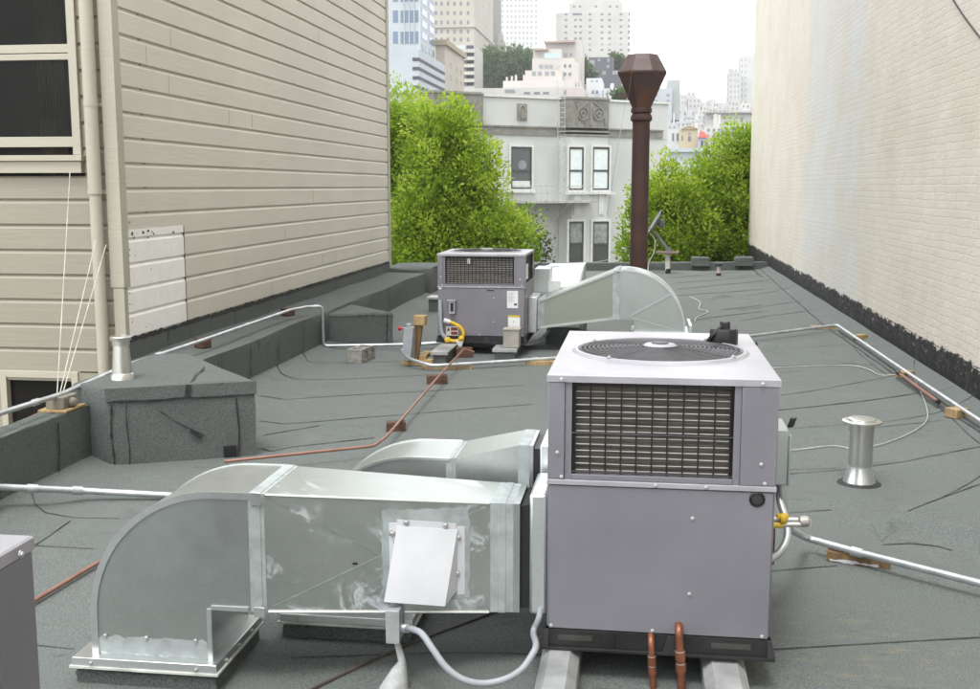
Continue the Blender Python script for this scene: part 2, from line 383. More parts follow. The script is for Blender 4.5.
z5 = dict(scale=3.83, off=(740, 320)); z6 = dict(scale=3.296, off=(740, 480)); z8 = dict(scale=2.872, off=(180, 240))
z4 = dict(scale=3.5, off=(0, 500)); zf = dict(scale=4.92, off=(600, 190)); zd = dict(scale=4.9, off=(360, 590))
for q in ([(155, 288), (330, 262), (590, 215)], [(520, 418), (770, 382)], [(185, 590), (400, 572), (640, 545), (930, 488)], [(770, 685), (930, 595)], [(90, 112), (440, 95)], [(160, 205), (240, 196)],
          [(380, 50), (480, 150), (570, 215)], [(610, 215), (760, 330), (930, 490)], [(665, 205), (675, 140)]): lap(q, .015, **z5)
for q in ([(165, 110), (300, 100)], [(100, 298), (320, 282)], [(550, 105), (760, 25), (830, 0)], [(60, 558), (400, 540), (820, 512)]): lap(q, .014, **z6)
lap([(470, 215), (560, 212), (650, 222), (700, 236)], .02, **z6)
for q in ([(345, 330), (370, 352), (470, 354), (700, 345)], [(268, 365), (290, 388), (340, 402), (480, 401), (720, 386)], [(228, 449), (300, 460), (600, 441), (990, 415)], [(231, 520), (300, 529), (600, 508), (1010, 470)],
          [(233, 598), (260, 606), (330, 592), (560, 570)], [(455, 160), (480, 172), (560, 175), (740, 170)], [(530, 150), (560, 165), (740, 150)], [(200, 690), (440, 690)], [(240, 560), (400, 535)]): lap(q, .022, **z8)
for q in ([(115, 165), (170, 130), (245, 75)], [(105, -20), (120, 20), (160, 45), (260, 62), (420, 66)], [(110, 160), (330, 170)], [(120, 510), (260, 522)]): lap(q, .012, **z4)
for q in ([(385, 522), (800, 488)], [(380, 488), (800, 448)], [(365, 460), (780, 425)], [(600, 592), (800, 566)], [(440, 640), (800, 600)], [(350, 432), (690, 402)], [(700, 350), (800, 430)]): lap(q, .055, **zf)
lap([(-330, 335), (190, 326), (470, 320), (740, 319), (1080, 330)], .012, **zd)
zk = dict(scale=2.996, off=(740, 200))
for q in ([(0, 250), (90, 240)], [(0, 290), (160, 265)], [(0, 330), (190, 303)], [(0, 362), (215, 330)], [(110, 500), (300, 492), (400, 488)], [(20, 175), (250, 375), (480, 535), (740, 715)], [(70, 640), (300, 610), (560, 575)], [(-300, 235), (-60, 228), (60, 222)]): lap(q, .03, **zk)
lap([(785, 430), (880, 424), (985, 402)], .012); lap([(780, 470), (840, 468)], .012)
def flap(pix, hts, depth):
    """a lifted lap: the near edge stands off the roof, the far edge lies on it"""
    F = smooth_path([P(x, y, z=0) for x, y in pix], 8); H = []
    for i in range(len(hts) - 1):
        for j in range(8): H.append(hts[i] + (hts[i + 1] - hts[i]) * (j / 8) ** 2 * (3 - 2 * j / 8))
    H.append(hts[-1]); vs = []
    for q, h_ in zip(F, H):
        for f_, g_ in ((-.38, -.06), (-.2, .30), (-.06, .86), (.10, 1.0), (.36, .72), (1.0, -.04)): vs.append((q.x + .01 * f_, q.y + depth * f_, rz(q.x, q.y + depth * f_) + .003 + h_ * g_))
    mb.add(vs, [(6 * i + k, 6 * i + 6 + k, 6 * i + 7 + k, 6 * i + k + 1) for i in range(len(F) - 1) for k in range(5)])
flap([(878, 536), (892, 527), (912, 526), (940, 534), (968, 541), (1000, 548)], [.0, .045, .06, .055, .075, .07], .26)
flap([(757, 349), (780, 352), (806, 355), (838, 360), (872, 363)], [.08, .085, .05, .03, 0], .40)
flap([(706, 300), (722, 298), (752, 299)], [0, .06, 0], .5); flap([(834, 306), (850, 308), (872, 311)], [0, .04, 0], .4)
tag(obj('roof', mb, [ROOF, SEAM], smooth=True, ang=60), kind='structure')

# ---------------------------------------------------------------- left parapet, boxed curbs, ledge
def seamline(mb, a_, b_, w_=.012, n=None, push=.003, nrm=(1, 0, 0)):
    """a wavy bitumen line on an upstand"""
    a_, b_ = Vector(a_), Vector(b_); n = n or max(3, int((b_ - a_).length / .04)); d = (b_ - a_).normalized(); nr = Vector(nrm); sd = d.cross(nr).normalized(); vs = []
    ph = rnd.uniform(0, 6)
    for k in range(n + 1):
        q = a_.lerp(b_, k / n) + nr * push + sd * .006 * math.sin(k * .6 + ph); ww = w_ * rnd.uniform(.3, 1.2)
        vs += [q - sd * ww / 2, q + sd * ww / 2]
    mb.cur = 1; mb.add(vs, [(2 * k, 2 * k + 1, 2 * k + 3, 2 * k + 2) for k in range(n)]); mb.cur = 0
def wob_box(mb, poly, z0, z1, seg=.12, amp=.006, topamp=.006):
    """membrane-wrapped upstand: polygon plan, soft wobble"""
    pts = []
    n = len(poly)
    for i in range(n):
        A, B = Vector((*poly[i], 0)), Vector((*poly[(i + 1) % n], 0)); k = max(1, int((B - A).length / seg))
        pts += [A.lerp(B, j / k) for j in range(k)]
    lv = [z0, z0 + (z1 - z0) * .33, z0 + (z1 - z0) * .66, z1 - .02, z1]; vs = []; m = len(pts)
    cx = sum(p_.x for p_ in pts) / m; cy = sum(p_.y for p_ in pts) / m
    for li, z in enumerate(lv):
        for p_ in pts:
            o_ = amp * math.sin(3.1 * p_.y + 4.3 * p_.x + li * 1.7) + amp * .5 * math.sin(11 * p_.y + 2 * li)
            dv = Vector((p_.x - cx, p_.y - cy, 0)); l_ = dv.length or 1; q = p_ + dv / l_ * (o_ - (.018 if li == len(lv) - 1 else 0))
            vs.append((q.x, q.y, z + (topamp * math.sin(2.3 * p_.y + 5 * p_.x) if li > 2 else 0)))
    fs = [(l * m + i, l * m + (i + 1) % m, (l + 1) * m + (i + 1) % m, (l + 1) * m + i) for l in range(len(lv) - 1) for i in range(m)]
    fs.append(tuple((len(lv) - 1) * m + i for i in range(m)))
    mb.add(vs, fs)
ZL = .40
mb = MB(); wob_box(mb, [(-3.72, -7), (-3.70, 7.02), (-3.88, 7.02), (-3.90, -7)], -.05, ZL)
for Yk in (3.1, 4.5, 5.35, 6.45): seamline(mb, (-3.70, Yk, .02), (-3.70, Yk + .03, ZL - .03), .018, push=.012)
seamline(mb, (-3.71, 2, ZL), (-3.71, 7.0, ZL), .01, push=.008, nrm=(0, 0, 1))
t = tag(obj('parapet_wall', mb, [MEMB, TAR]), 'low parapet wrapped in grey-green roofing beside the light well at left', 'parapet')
mb = MB(); mb.box(-3.90, -3.76, -7, 8.7, -9, -.02)
obj('wall', mb, TRIM, t)
# big boxed curb at the left
A1, B1 = P(103, 388, z=.52), P(260, 373, z=.52); A1 = Vector((-3.53, 6.83, 0)); B1 = Vector((-2.66, 7.26, 0))
mb = MB(); wob_box(mb, [(A1.x, A1.y), (B1.x, B1.y), (-3.60, 8.35), (-3.9, 8.35), (-3.86, 6.98)], -.05, .532)
mb.hexa(*[[Vector((A1.x - .012, A1.y - .012, z)), Vector((B1.x + .02, B1.y - .01, z)), Vector((B1.x + .012, B1.y + .01, z)), Vector((A1.x - .02, A1.y + .01, z))] for z in (.44, .530)])
fd = (B1 - A1).normalized(); fn = Vector((fd.y, -fd.x, 0))
seamline(mb, A1 + Vector((.0, 0, .435)), B1 + Vector((0, 0, .435)), .014, push=.014, nrm=fn)
q = B1 - fd * .12; seamline(mb, q + Vector((0, 0, .0)), q + Vector((0, 0, .42)), .012, push=.012, nrm=fn)
q = A1 + fd * .12; seamline(mb, q + Vector((0, 0, .0)), q + Vector((0, 0, .42)), .008, push=.012, nrm=fn)
q = A1 + fd * .02; seamline(mb, q + Vector((0, 0, .0)), q + Vector((0, 0, .42)), .014, push=.012, nrm=fn)
seamline(mb, A1 + fd * .32 + Vector((0, 0, .36)), A1 + fd * .62 + Vector((0, 0, .16)), .009, push=.013, nrm=fn)
q = A1 + fd * .52; mb.cur = 1; mb.ob(q + fn * .008 + Vector((0, 0, .20)), fd * .07 - Vector((0, 0, .06)), fn * .005, fd * .015 + Vector((0, 0, .02))); mb.cur = 0
seamline(mb, Vector((-3.06, 7.10, .532)), Vector((-3.22, 7.75, .532)), .016, push=.008, nrm=(0, 0, 1))
seamline(mb, Vector((-3.06, 7.06, .532)), Vector((-3.07, 7.05, .44)), .03, push=.02, nrm=fn)
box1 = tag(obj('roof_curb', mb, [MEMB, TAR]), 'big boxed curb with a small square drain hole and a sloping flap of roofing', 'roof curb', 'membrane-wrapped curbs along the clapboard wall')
mb = MB(); q = A1.lerp(B1, .77); mb.ob(q + fn * .012 + Vector((0, 0, .004)), fd * .085, -fn * .05, Vector((0, 0, .075))); obj('drain_hole', mb, DARKV, box1)  # solid dark block painted as the shade inside the hole
# long ledge curb along the clapboard wall, with flashing strip
mb = MB(); wob_box(mb, [(-3.69, 7.9), (-3.69, 18.6), (-4.42, 18.6), (-4.42, 8.74), (-3.9, 8.74), (-3.9, 7.9)], -.05, ZL, amp=.012, topamp=.008)
for Yk in (9.2, 9.95, 10.75, 11.6, 12.3, 14.7, 15.8, 17.0): seamline(mb, (-3.69, Yk, .02), (-3.69, Yk + .04, ZL - .02), .02, push=.016)
mb.box(-4.40, -4.334, 8.72, 18.7, ZL - .02, .565)
for Yk in (9.6, 11.3, 13.2, 15.3, 17.2): seamline(mb, (-4.334, Yk, ZL), (-4.334, Yk, .56), .016, push=.004)
vs = []
for k in range(201):
    y = 8.74 + k * .0495; vs += [(-4.331, y, .555 - rnd.uniform(0, .02)), (-4.331, y, .585 + rnd.uniform(-.012, .012))]
mb.cur = 1; mb.add(vs, [(2 * k, 2 * k + 2, 2 * k + 3, 2 * k + 1) for k in range(200)]); mb.cur = 0
tag(obj('roof_curb', mb, [MEMB, TAR]), 'long low ledge of grey roofing running under the pale clapboard wall', 'roof curb', 'membrane-wrapped curbs along the clapboard wall')
mb = MB(); wob_box(mb, [(-3.72, 12.68), (-2.95, 12.86), (-3.72, 13.75)], -.05, .365)
seamline(mb, (-3.02, 12.85, .0), (-3.02, 12.85, .35), .014, push=.018, nrm=(.2, -1, 0)); seamline(mb, (-3.7, 12.68, .33), (-2.98, 12.85, .33), .008, push=.018, nrm=(.2, -1, 0))
tag(obj('roof_curb', mb, [MEMB, TAR]), 'wedge-shaped curb with a flat dark front behind the cinder block', 'roof curb', 'membrane-wrapped curbs along the clapboard wall')
mb = MB(); ya, yb_ = 18.62, 19.4
c0, c1 = P(397, 266, Y=19), P(425, 267, Y=19)
wob_box(mb, [(-4.5, 18.65), (-3.62, 18.75), (-3.62, 20.2), (-4.5, 20.2)], -.05, .46, amp=.02)
wob_box(mb, [(-4.5, 21.4), (-2.5, 21.75), (-2.2, 24.5), (-2.5, 24.5), (-2.75, 22.05), (-4.5, 21.7)], -.05, .20, amp=.01)
tag(obj('roof_curb', mb, [MEMB, TAR]), 'stepped corner curb past the far end of the clapboard wall, left of the far unit', 'roof curb', 'membrane-wrapped curbs along the clapboard wall')
# front parapet
mb = MB(); wob_box(mb, [(-2.4, par_y(-2.4)), (2.84, par_y(2.84)), (2.84, par_y(2.84) + .3), (-2.4, par_y(-2.4) + .3)], -.05, .17, seg=.3, amp=.01)
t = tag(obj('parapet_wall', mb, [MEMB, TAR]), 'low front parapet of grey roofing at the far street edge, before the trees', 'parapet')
mb = MB(); mb.hexa([(-4.5, par_y(-4.5) + .1, -9), (2.8, par_y(2.8) + .1, -9), (2.8, par_y(2.8) + .28, -9), (-4.5, par_y(-4.5) + .28, -9)], [(-4.5, par_y(-4.5) + .1, -.06), (2.8, par_y(2.8) + .1, -.06), (2.8, par_y(2.8) + .28, -.06), (-4.5, par_y(-4.5) + .28, -.06)])
obj('wall', mb, TRIM, t)
for xa, xb, lb in ((1.12, 1.52, 'raised grey block on the front parapet, right of the dish antenna'), (2.1, 2.5, 'raised grey block on the front parapet, next to the brick wall')):
    mb = MB(); wob_box(mb, [(xa, par_y(xa) - .12), (xb, par_y(xb) - .12), (xb, par_y(xb) + .33), (xa, par_y(xa) + .33)], .10, .285, amp=.008)
    tag(obj('parapet_block', mb, [MEMB, TAR]), lb, 'parapet block', 'raised blocks on the front parapet')

# ---------------------------------------------------------------- right: painted brick building
rb = thing('brick_building', (2.88, 0, -9), 'tall cream painted brick wall of the building at right with tarred foot', 'building')
mb = MB(); mb.box(2.88, 14, -12, 31.0, -9, 15); obj('wall', mb, BRICK, rb)
mb = MB(); pts = [P(x, y, X=2.87) for x, y in ((935, -30), (955, 3), (970, 25), (990, 50))]; mb.tube(smooth_path(pts), .008, 6)
tag(obj('wall_cable', mb, BLACK), 'short black cable fixed high on the painted brick wall', 'cable')

# ---------------------------------------------------------------- left: clapboard building
LX, LY = -4.35, 8.80
lb = thing('clapboard_building', (LX - 3, LY + 4, -9), 'pale clapboard building at left with big sash window and drainpipe', 'building')
EXP = .213
def courses(z0, z1, off):
    """clapboard profile (outward offset, z): flat board, bevelled top edge, shadow gap under the next board"""
    pr_ = []; k0 = math.floor((z0 - off) / EXP); z = off + k0 * EXP
    while z < z1:
        pr_ += [(0, z), (.0, z + EXP * .80), (-.020, z + EXP * .925), (-.024, z + EXP * .95), (-.024, z + EXP * .998)]
        z += EXP
    return [(o_, max(z0, min(z1, zz))) for o_, zz in pr_]
ZG = 1.87 + 0.0
prf = courses(.50, 9.5, 1.865)
mb = MB(); nb = 2
yy = [LY, 18.72]
mb.add([(LX + o_, y, z) for (o_, z) in prf for y in yy], [(2 * i, 2 * i + 1, 2 * i + 3, 2 * i + 2) for i in range(len(prf) - 1)])
mb.add([(-16, 18.72, -9), (LX, 18.72, -9), (LX, 18.72, 9.5), (-16, 18.72, 9.5)], [(3, 2, 1, 0)])
mb.box(-16, LX - .03, LY + .1, 18.6, -9, 9.4)
mbs = mb
mb = MB(); mb.box(LX - .04, LX + .018, 18.70, 18.84, .5, 9.5); obj('corner_board', mb, TRIM, lb, bev=.004)
# vertical butt joints in the siding
mbs.cur = 1
for k in range(12):
    z = 1.865 + EXP * rnd.randint(-6, 12); y = rnd.uniform(9.4, 18.3); mbs.box(LX - .004, LX + .0012, y, y + .004, z + .004, z + EXP * .80)
obj('siding', mbs, [SIDE, mat('joint_line', (.24, .23, .20), .8)], lb, ang=20)
# bare white-primed patch of boards
py0, py1 = LY + .05, P(184, 260, X=LX).y
mb = MB(); prp = courses(.56, 1.50, 1.865)
mb.add([(LX + .006 + o_, y, z) for (o_, z) in prp for y in (py0, py1)], [(2 * i, 2 * i + 1, 2 * i + 3, 2 * i + 2) for i in range(len(prp) - 1)])
mb.add([(LX + .006 + o_, py1, z) for o_, z in prp] + [(LX - .02, py1, prp[-1][1]), (LX - .02, py1, prp[0][1])], [tuple(range(len(prp) + 2))])
PATCH = mat('white_primer', (.88, .87, .85), .6, scale=9, col2=(.83, .815, .79), bump=.15)
mbx = mb; mbx.cur = 1
for k in range(34):
    y = py0 + abs(rnd.gauss(0, .35)) % (py1 - py0); zz = 1.49 - abs(rnd.gauss(0, .03)) if k < 16 else rnd.choice([.63, .84, 1.04, 1.25, 1.45]) + rnd.uniform(.0, .17)
    n = rnd.randint(5, 8); r_ = rnd.uniform(.004, .018) if k < 16 else rnd.uniform(.003, .011)
    if k >= 16 and rnd.random() < .6: y = py0 + rnd.uniform(.0, .12)
    cx_ = [(LX + .0085, y + r_ * rnd.uniform(.6, 1.8) * math.cos(6.283 * j / n), zz + r_ * rnd.uniform(.4, .9) * math.sin(6.283 * j / n)) for j in range(n)]
    mbx.add(cx_, [tuple(range(n))])
mbx.box(LX + .0, LX + .0085, py1, py1 + .012, .57, 1.50); mbx.box(LX + .0, LX + .0075, py0 - .02, py0 - .001, .60, 1.46)
obj('primed_boards', mb, [PATCH, mat('old_paint_chip', (.06, .055, .06), .8)], lb, ang=20)
# near face with the sash window
z_s1, z_s0 = P(60, 372, Y=LY).z, P(60, 178, Y=LY).z
wx1 = P(80, 90, Y=LY).x; wxl = -6.35; wz0, wz1 = P(60, 176, Y=LY).z, 3.9
lwx0, lwx1 = P(1, 400, Y=LY).x, P(82, 400, Y=LY).x; lwz1, lwz0 = P(60, 371, Y=LY).z, P(60, 371, Y=LY).z - .62
mb = MB(); prn = courses(-9, 9.5, 1.865 - .095)
def strip(x0, x1, za, zb):
    q = courses(za, zb, 1.865 - .095)
    mb.add([(x, LY - o_, z) for (o_, z) in q for x in (x0, x1)], [(2 * i, 2 * i + 1, 2 * i + 3, 2 * i + 2) for i in range(len(q) - 1)])
XL = -14
zb_ = 1.865 - .095 - EXP * 7          # frieze board between siding and basement window
strip(wx1, LX - .01, zb_, 9.5); strip(XL, wxl, zb_, 9.5); strip(wxl, wx1, zb_, wz0); strip(wxl, wx1, wz1, 9.5)
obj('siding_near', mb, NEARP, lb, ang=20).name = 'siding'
mb = MB()
mb.box(XL, LX - .02, LY - .004, LY + .05, lwz1, zb_); mb.box(lwx1, LX - .02, LY - .004, LY + .05, -9, lwz1); mb.box(XL, lwx0, LY - .004, LY + .05, -9, lwz1); mb.box(lwx0, lwx1, LY - .004, LY + .05, -9, lwz0)
mb.box(XL, LX - .03, LY - .018, LY - .006, zb_ - .075, zb_ - .0)
mb.box(XL, LX - .02, LY + .52, LY + .56, -9, 9.4)
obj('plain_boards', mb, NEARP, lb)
cbx = P(103, 100, Y=LY).x
mb = MB(); mb.box(cbx, LX + .02, LY - .028, LY + .09, 1.02, 9.5); mb.box(cbx + .02, LX + .012, LY - .024, LY + .05, -3, 1.015); obj('corner_board', mb, TRIM, lb, bev=.003)
def window(parent, x0, x1, z0, z1, y, casing, split, glassm, trim, sill=True, sashes=2, casew=.09):
    f_ = MB()
    f_.box(x0 - casew, x0, y - .035, y + .06, z0, z1 + casew); f_.box(x1, x1 + casew, y - .035, y + .06, z0, z1 + casew); f_.box(x0, x1, y - .034, y + .06, z1, z1 + casew)
    fr = obj('window', f_, trim, parent, bev=.003)
    s_ = MB()
    if sill: s_.box(x0 - casew - .04, x1 + casew + .02, y - .075, y + .06, z0 - .05, z0 - .003); s_.box(x0 - casew - .02, x1 + casew, y - .05, y + .0, z0 - .15, z0 - .052); obj('sill', s_, trim, fr, bev=.003)
    return fr
fx1 = P(69, 40, Y=LY).x; gz0 = P(60, 155, Y=LY).z
fr = window(lb, wxl + .1, fx1, gz0, wz1 - .1, LY, .09, 0, GLASSD, TRIM, casew=wx1 - fx1)
def sash(y, z0, z1, x0, x1, fr, rw=.045, low=.06):
    m1 = MB(); m1.box(x0, x0 + rw, y, y + .035, z0, z1); m1.box(x1 - rw * .15, x1, y, y + .035, z0, z1); m1.box(x0 + rw, x1 - rw * .15, y, y + .035, z0, z0 + low); m1.box(x0 + rw, x1 - rw * .15, y, y + .035, z1 - rw, z1); obj('sash', m1, TRIM, fr, bev=.003)
    g = MB(); g.box(x0 + rw, x1 - rw * .15, y + .014, y + .018, z0 + low, z1 - rw); obj('pane', g, CLEAR, fr)
zc1, zc0 = P(60, 56, Y=LY).z, P(60, 147, Y=LY).z
sash(LY - .005, zc0, zc1 + .02, wxl + .1, fx1, fr, .05, .085)
sash(LY + .045, P(60, 52, Y=LY).z, wz1 - .1, wxl + .1, fx1, fr, .05, .07)
rm = MB(); rm.box(wxl, wx1, LY + .0895, LY + .0905, wz0, wz1); obj('room_shade_sheet', rm, mat('room_shade', (.020, .017, .016), .8, var=.3, scale=1.2), fr)  # dark sheet behind the glass, colour stands in for the unlit room
cu = MB(); n = 60; x_a, x_b = P(38, 100, Y=LY + .08).x, P(66, 100, Y=LY + .08).x
cu.add([(x_a + (x_b - x_a) * k / n, LY + .082 + .004 * math.sin(k * .9), z) for k in range(n + 1) for z in (wz0, wz1)], [(2 * k, 2 * k + 2, 2 * k + 3, 2 * k + 1) for k in range(n)]); obj('reflection_strip', cu, mat('dim_reflection', (.05, .043, .037), .9), fr)  # added folded strip, imitates the faint reflected band in the glass
lw = window(lb, lwx0 + .08, lwx1 - .07, lwz0, lwz1 - .06, LY, .05, 0, GLASSD, TRIM, sill=False, casew=.06)
g = MB(); g.box(lwx0 + .08, lwx1 - .07, LY + .03, LY + .035, lwz0, lwz1 - .06); obj('pane', g, GLASSD, lw)
# drainpipe
dpx = P(96, 187, Y=LY - .07).x
mb = MB(); mb.tube([(dpx, LY - .09, 9.5), (dpx, LY - .09, P(100, 190, Y=8.7).z), ], .056, 14); mb.tube([(dpx, LY - .09, P(100, 185, Y=8.7).z), (dpx, LY - .09, -1.5)], .050, 14)
dp = obj('drainpipe', mb, TRIM, lb)
for yy_ in (-30, 104, 192): mb = MB(); z = P(90, yy_, Y=8.7).z; mb.cyl((dpx, LY - .09, z - .018), (dpx, LY - .09, z + .018), .0595, n=14); mb.box(dpx - .075, dpx + .075, LY - .03, LY - .024, z - .016, z + .016); obj('strap', mb, TRIM, dp)
# guy wires from the sill down to the block on the parapet
B_ = P(60, 393, X=-3.80)
for k, (x, y) in enumerate(((70, 172), (96, 240), (106, 245))):
    mb = MB(); mb.tube([P(x, y, Y=LY - .16), B_ + Vector((-.02 + .02 * k, 0, 0))], .0035, 5)
    tag(obj('guy_wire', mb, WIRE), ('pale wire hanging nearly straight down from the sash window sill', 'pale slanting wire from beside the drainpipe, the lower one', 'pale slanting wire from the corner board to the parapet block')[k], 'wire', 'thin wires by the sash window')
# ================================================================ rooftop units
SCR = MB(); SCR.lathe([(.0085, 0), (.0085, .002), (.0055, .0022), (.0055, .006), (.004, .007)], (0, 0, 0), 8, ax=(0, -1, 0))
_scr = {}
def screw(parent, pos, ax=(0, -1, 0), s=1.0):
    key = (tuple(ax), s)
    if key not in _scr:
        m1 = MB(); m1.lathe([(.0085 * s, 0), (.0085 * s, .002 * s), (.0055 * s, .0022 * s), (.0055 * s, .006 * s), (.004 * s, .007 * s)], (0, 0, 0), 8, ax=ax)
        me = bpy.data.meshes.new('screw'); me.from_pydata(m1.v, [], m1.f); me.materials.append(STEEL); me.update(); _scr[key] = me
    o = bpy.data.objects.new('screw', _scr[key]); COL.objects.link(o); o.parent = parent
    o.location = Vector(pos) - root_loc(parent); return o
def hvac(loc, W, D, H, label, cl, rot=(0, 0, 0), side_coil=False, hole=True, coilx=(.088, .678), loz=.645, rows=14, colsn=11):
    """packaged rooftop unit in its own frame: x along the coil face, y into the unit, z up"""
    t = thing('hvac_unit', loc, label, 'hvac unit', 'packaged rooftop hvac units')
    o = Vector(loc)
    def part(name, mb, m, par=None, **k):
        mb.v = [tuple(Vector(v) + o) for v in mb.v]; return obj(name, mb, m, par or t, **k)
    rh, lip = .078, .03; zc0, zc1 = loz + .022, H - lip
    cx0, cx1 = coilx
    # base rail with fork slots and flared feet
    mb = MB(); mb.box(-.004, W + .004, -.004, D + .004, .012, rh); mb.box(-.018, W + .018, -.02, D + .02, 0, .012)
    mb.hexa([(W - .01, -.02, .012), (W + .02, -.02, .012), (W + .02, .03, .012), (W - .01, .03, .012)], [(W - .01, -.004, rh), (W + .005, -.004, rh), (W + .005, .03, rh), (W - .01, .03, rh)])
    mb.hexa([(-.02, -.02, .012), (.01, -.02, .012), (.01, .03, .012), (-.02, .03, .012)], [(-.005, -.004, rh), (.01, -.004, rh), (.01, .03, rh), (-.005, .03, rh)])
    mb.box(W * .31, W * .313, -.0065, -.003, .012, rh)
    mb.hexa([(W * .52, -.022, .004), (W * .61, -.022, .004), (W * .61, 0, .004), (W * .52, 0, .004)], [(W * .55, -.012, rh), (W * .58, -.012, rh), (W * .58, 0, rh), (W * .55, 0, rh)])
    rail = part('base_rail', mb, RAIL, bev=.002)
    for xa, xb in ((.045, .175), (W - .215, W - .07)):
        m1 = MB(); m1.box(xa, xb, -.0065, -.0045, .036, .058); part('fork_slot', m1, mat('slot_steel', (.05, .048, .043), .6), rail)
    # lower front panel, proud of the body, with return edges
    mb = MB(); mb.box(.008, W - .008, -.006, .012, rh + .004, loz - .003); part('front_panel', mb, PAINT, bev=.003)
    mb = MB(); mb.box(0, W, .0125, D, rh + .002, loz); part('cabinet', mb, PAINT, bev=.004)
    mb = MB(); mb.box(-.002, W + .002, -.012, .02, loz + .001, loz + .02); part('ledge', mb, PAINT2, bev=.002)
    # upper body: posts, side panel, back, around the coil recess
    mb = MB(); mb.box(0, cx0 - .026, -.003, .04, loz + .021, zc1); part('corner_post', mb, PAINT, bev=.003)
    mb = MB(); mb.box(cx1 + .026, W, -.003, .04, loz + .021, zc1); part('corner_panel', mb, PAINT, bev=.003)
    for xa, xb in ((cx0 - .025, cx0), (cx1, cx1 + .025)):
        mb = MB(); mb.box(xa, xb, .006, .045, loz + .021, zc1)
        for z in (zc0 + .03, zc0 + .12, zc0 + .25): mb.box(xa + .010, xa + .014, .0045, .007, z, z + .018)
        part('coil_flange', mb, PAINT, bev=.001)
    mb = MB(); mb.box(cx0, cx1, .0, .05, loz + .021, zc0 + .018); part('coil_sill', mb, PAINT, bev=.002)
    mb = MB(); mb.box(0, W, D - .03, D, loz + .001, zc1); part('back_panel', mb, PAINT)
    mb = MB(); mb.box(0, .012, .041, D - .031, loz + .001, zc1); part('side_panel', mb, PAINT)
    if side_coil:
        mb = MB(); mb.box(W - .012, W, .041, .12, loz + .001, zc1); mb.box(W - .012, W, D - .10, D - .031, loz + .001, zc1); mb.box(W - .012, W, .12, D - .10, loz + .001, loz + .05); part('side_panel', mb, PAINT)
        mb = MB(); mb.box(W - .04, W - .03, .12, D - .10, loz + .05, zc1); part('coil', mb, COILM)
        mb = MB()
        for k in range(16): z = loz + .06 + k * (zc1 - loz - .07) / 15; mb.box(W - .012, W - .008, .12, D - .10, z, z + .004)
        for k in range(7): y = .14 + k * (D - .28) / 6; mb.box(W - .008, W - .004, y, y + .004, loz + .05, zc1)
        part('coil_guard', mb, BLACK)
        mb = MB(); mb.box(W + .001, W + .003, .06, .30, loz + .09, zc1 - .09); part('sticker', mb, PAPER)
    else:
        mb = MB(); mb.box(W - .012, W, .041, D - .031, loz + .001, zc1); part('side_panel', mb, PAINT)
    # coil, louvre wires and black guard wires
    mb = MB(); mb.box(cx0, cx1, .05, .09, zc0 + .018, zc1); part('coil', mb, COILM)
    mb = MB(); zb = zc0 + .03
    for k in range(rows): z = zb + k * (zc1 - .012 - zb) / (rows - 1); mb.tube([(cx0, .026 + .002 * math.sin(k), z), ((cx0 + cx1) / 2, .026, z - .002 * math.sin(k * 2.1)), (cx1, .026, z)], .0030, 5)
    part('louvre', mb, LOUV)
    mb = MB()
    for k in range(colsn): x = cx0 + .012 + k * (cx1 - cx0 - .024) / (colsn - 1); mb.tube([(x, .014, zc0 + .02), (x + .001 * math.sin(3 * k), .014, zc1)], .0032, 5)
    for f_ in (.02, .45, .985): z = zc0 + .02 + f_ * (zc1 - zc0 - .024); mb.tube([(cx0 - .02, .012, z), (cx1 + .02, .012, z - .002)], .0034, 5)
    for xx in (cx0 + .004, cx1 - .004): mb.tube([(xx, .02, zc0 + .018), (xx, .02, zc1)], .006, 5)
    part('coil_guard', mb, BLACK)
    # lid with round fan opening
    ex = .005; R0 = min(W, D) * .405; c = Vector((W * .5, D * .50, 0)); n = 96
    inner = []; outer = []
    corners = [math.atan2(sy * (D / 2 + ex), sx * (W / 2 + ex)) % (2 * math.pi) for sx in (1, -1) for sy in (1, -1)]
    angs = sorted(set([2 * math.pi * k / n for k in range(n)] + corners))
    for a_ in angs:
        ca, sa = math.cos(a_), math.sin(a_); k = min((W / 2 + ex) / max(abs(ca), 1e-6), (D / 2 + ex) / max(abs(sa), 1e-6))
        outer.append(c + Vector((ca * k, sa * k, 0))); inner.append((ca, sa))
    m = len(angs); zt = H; vs = []
    rings = [('o', zc1 + .002), ('o', zt - .004), ('ob', zt), ('i', R0 + .030, zt + .001), ('i', R0 + .018, zt + .012), ('i', R0 + .006, zt + .013), ('i', R0, zt + .004), ('i', R0 - .004, zt - .05), ('i', R0 - .004, zt - .22)]
    for r_ in rings:
        for i in range(m):
            if r_[0] == 'o': q = outer[i].copy(); q.z = r_[1]
            elif r_[0] == 'ob': q = c + (outer[i] - c) * .994; q.z = r_[1]
            else: q = c + Vector((inner[i][0] * r_[1], inner[i][1] * r_[1], r_[2]))
            vs.append(q)
    mb = MB(); mb.add(vs, [(j * m + i, j * m + (i + 1) % m, (j + 1) * m + (i + 1) % m, (j + 1) * m + i) for j in range(len(rings) - 1) for i in range(m)])
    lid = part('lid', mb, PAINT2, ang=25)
    mb = MB(); cc = c + Vector((0, 0, zt - .24)); mb.lathe([(R0 + .01, 0), (R0 + .01, .01)], cc, 48); part('fan_well', mb, COILM)
    fan = MB(); hubz = zt - .12
    fan.lathe([(.06, -.05), (.065, .0), (.05, .02), (.02, .025)], c + Vector((0, 0, hubz)), 20)
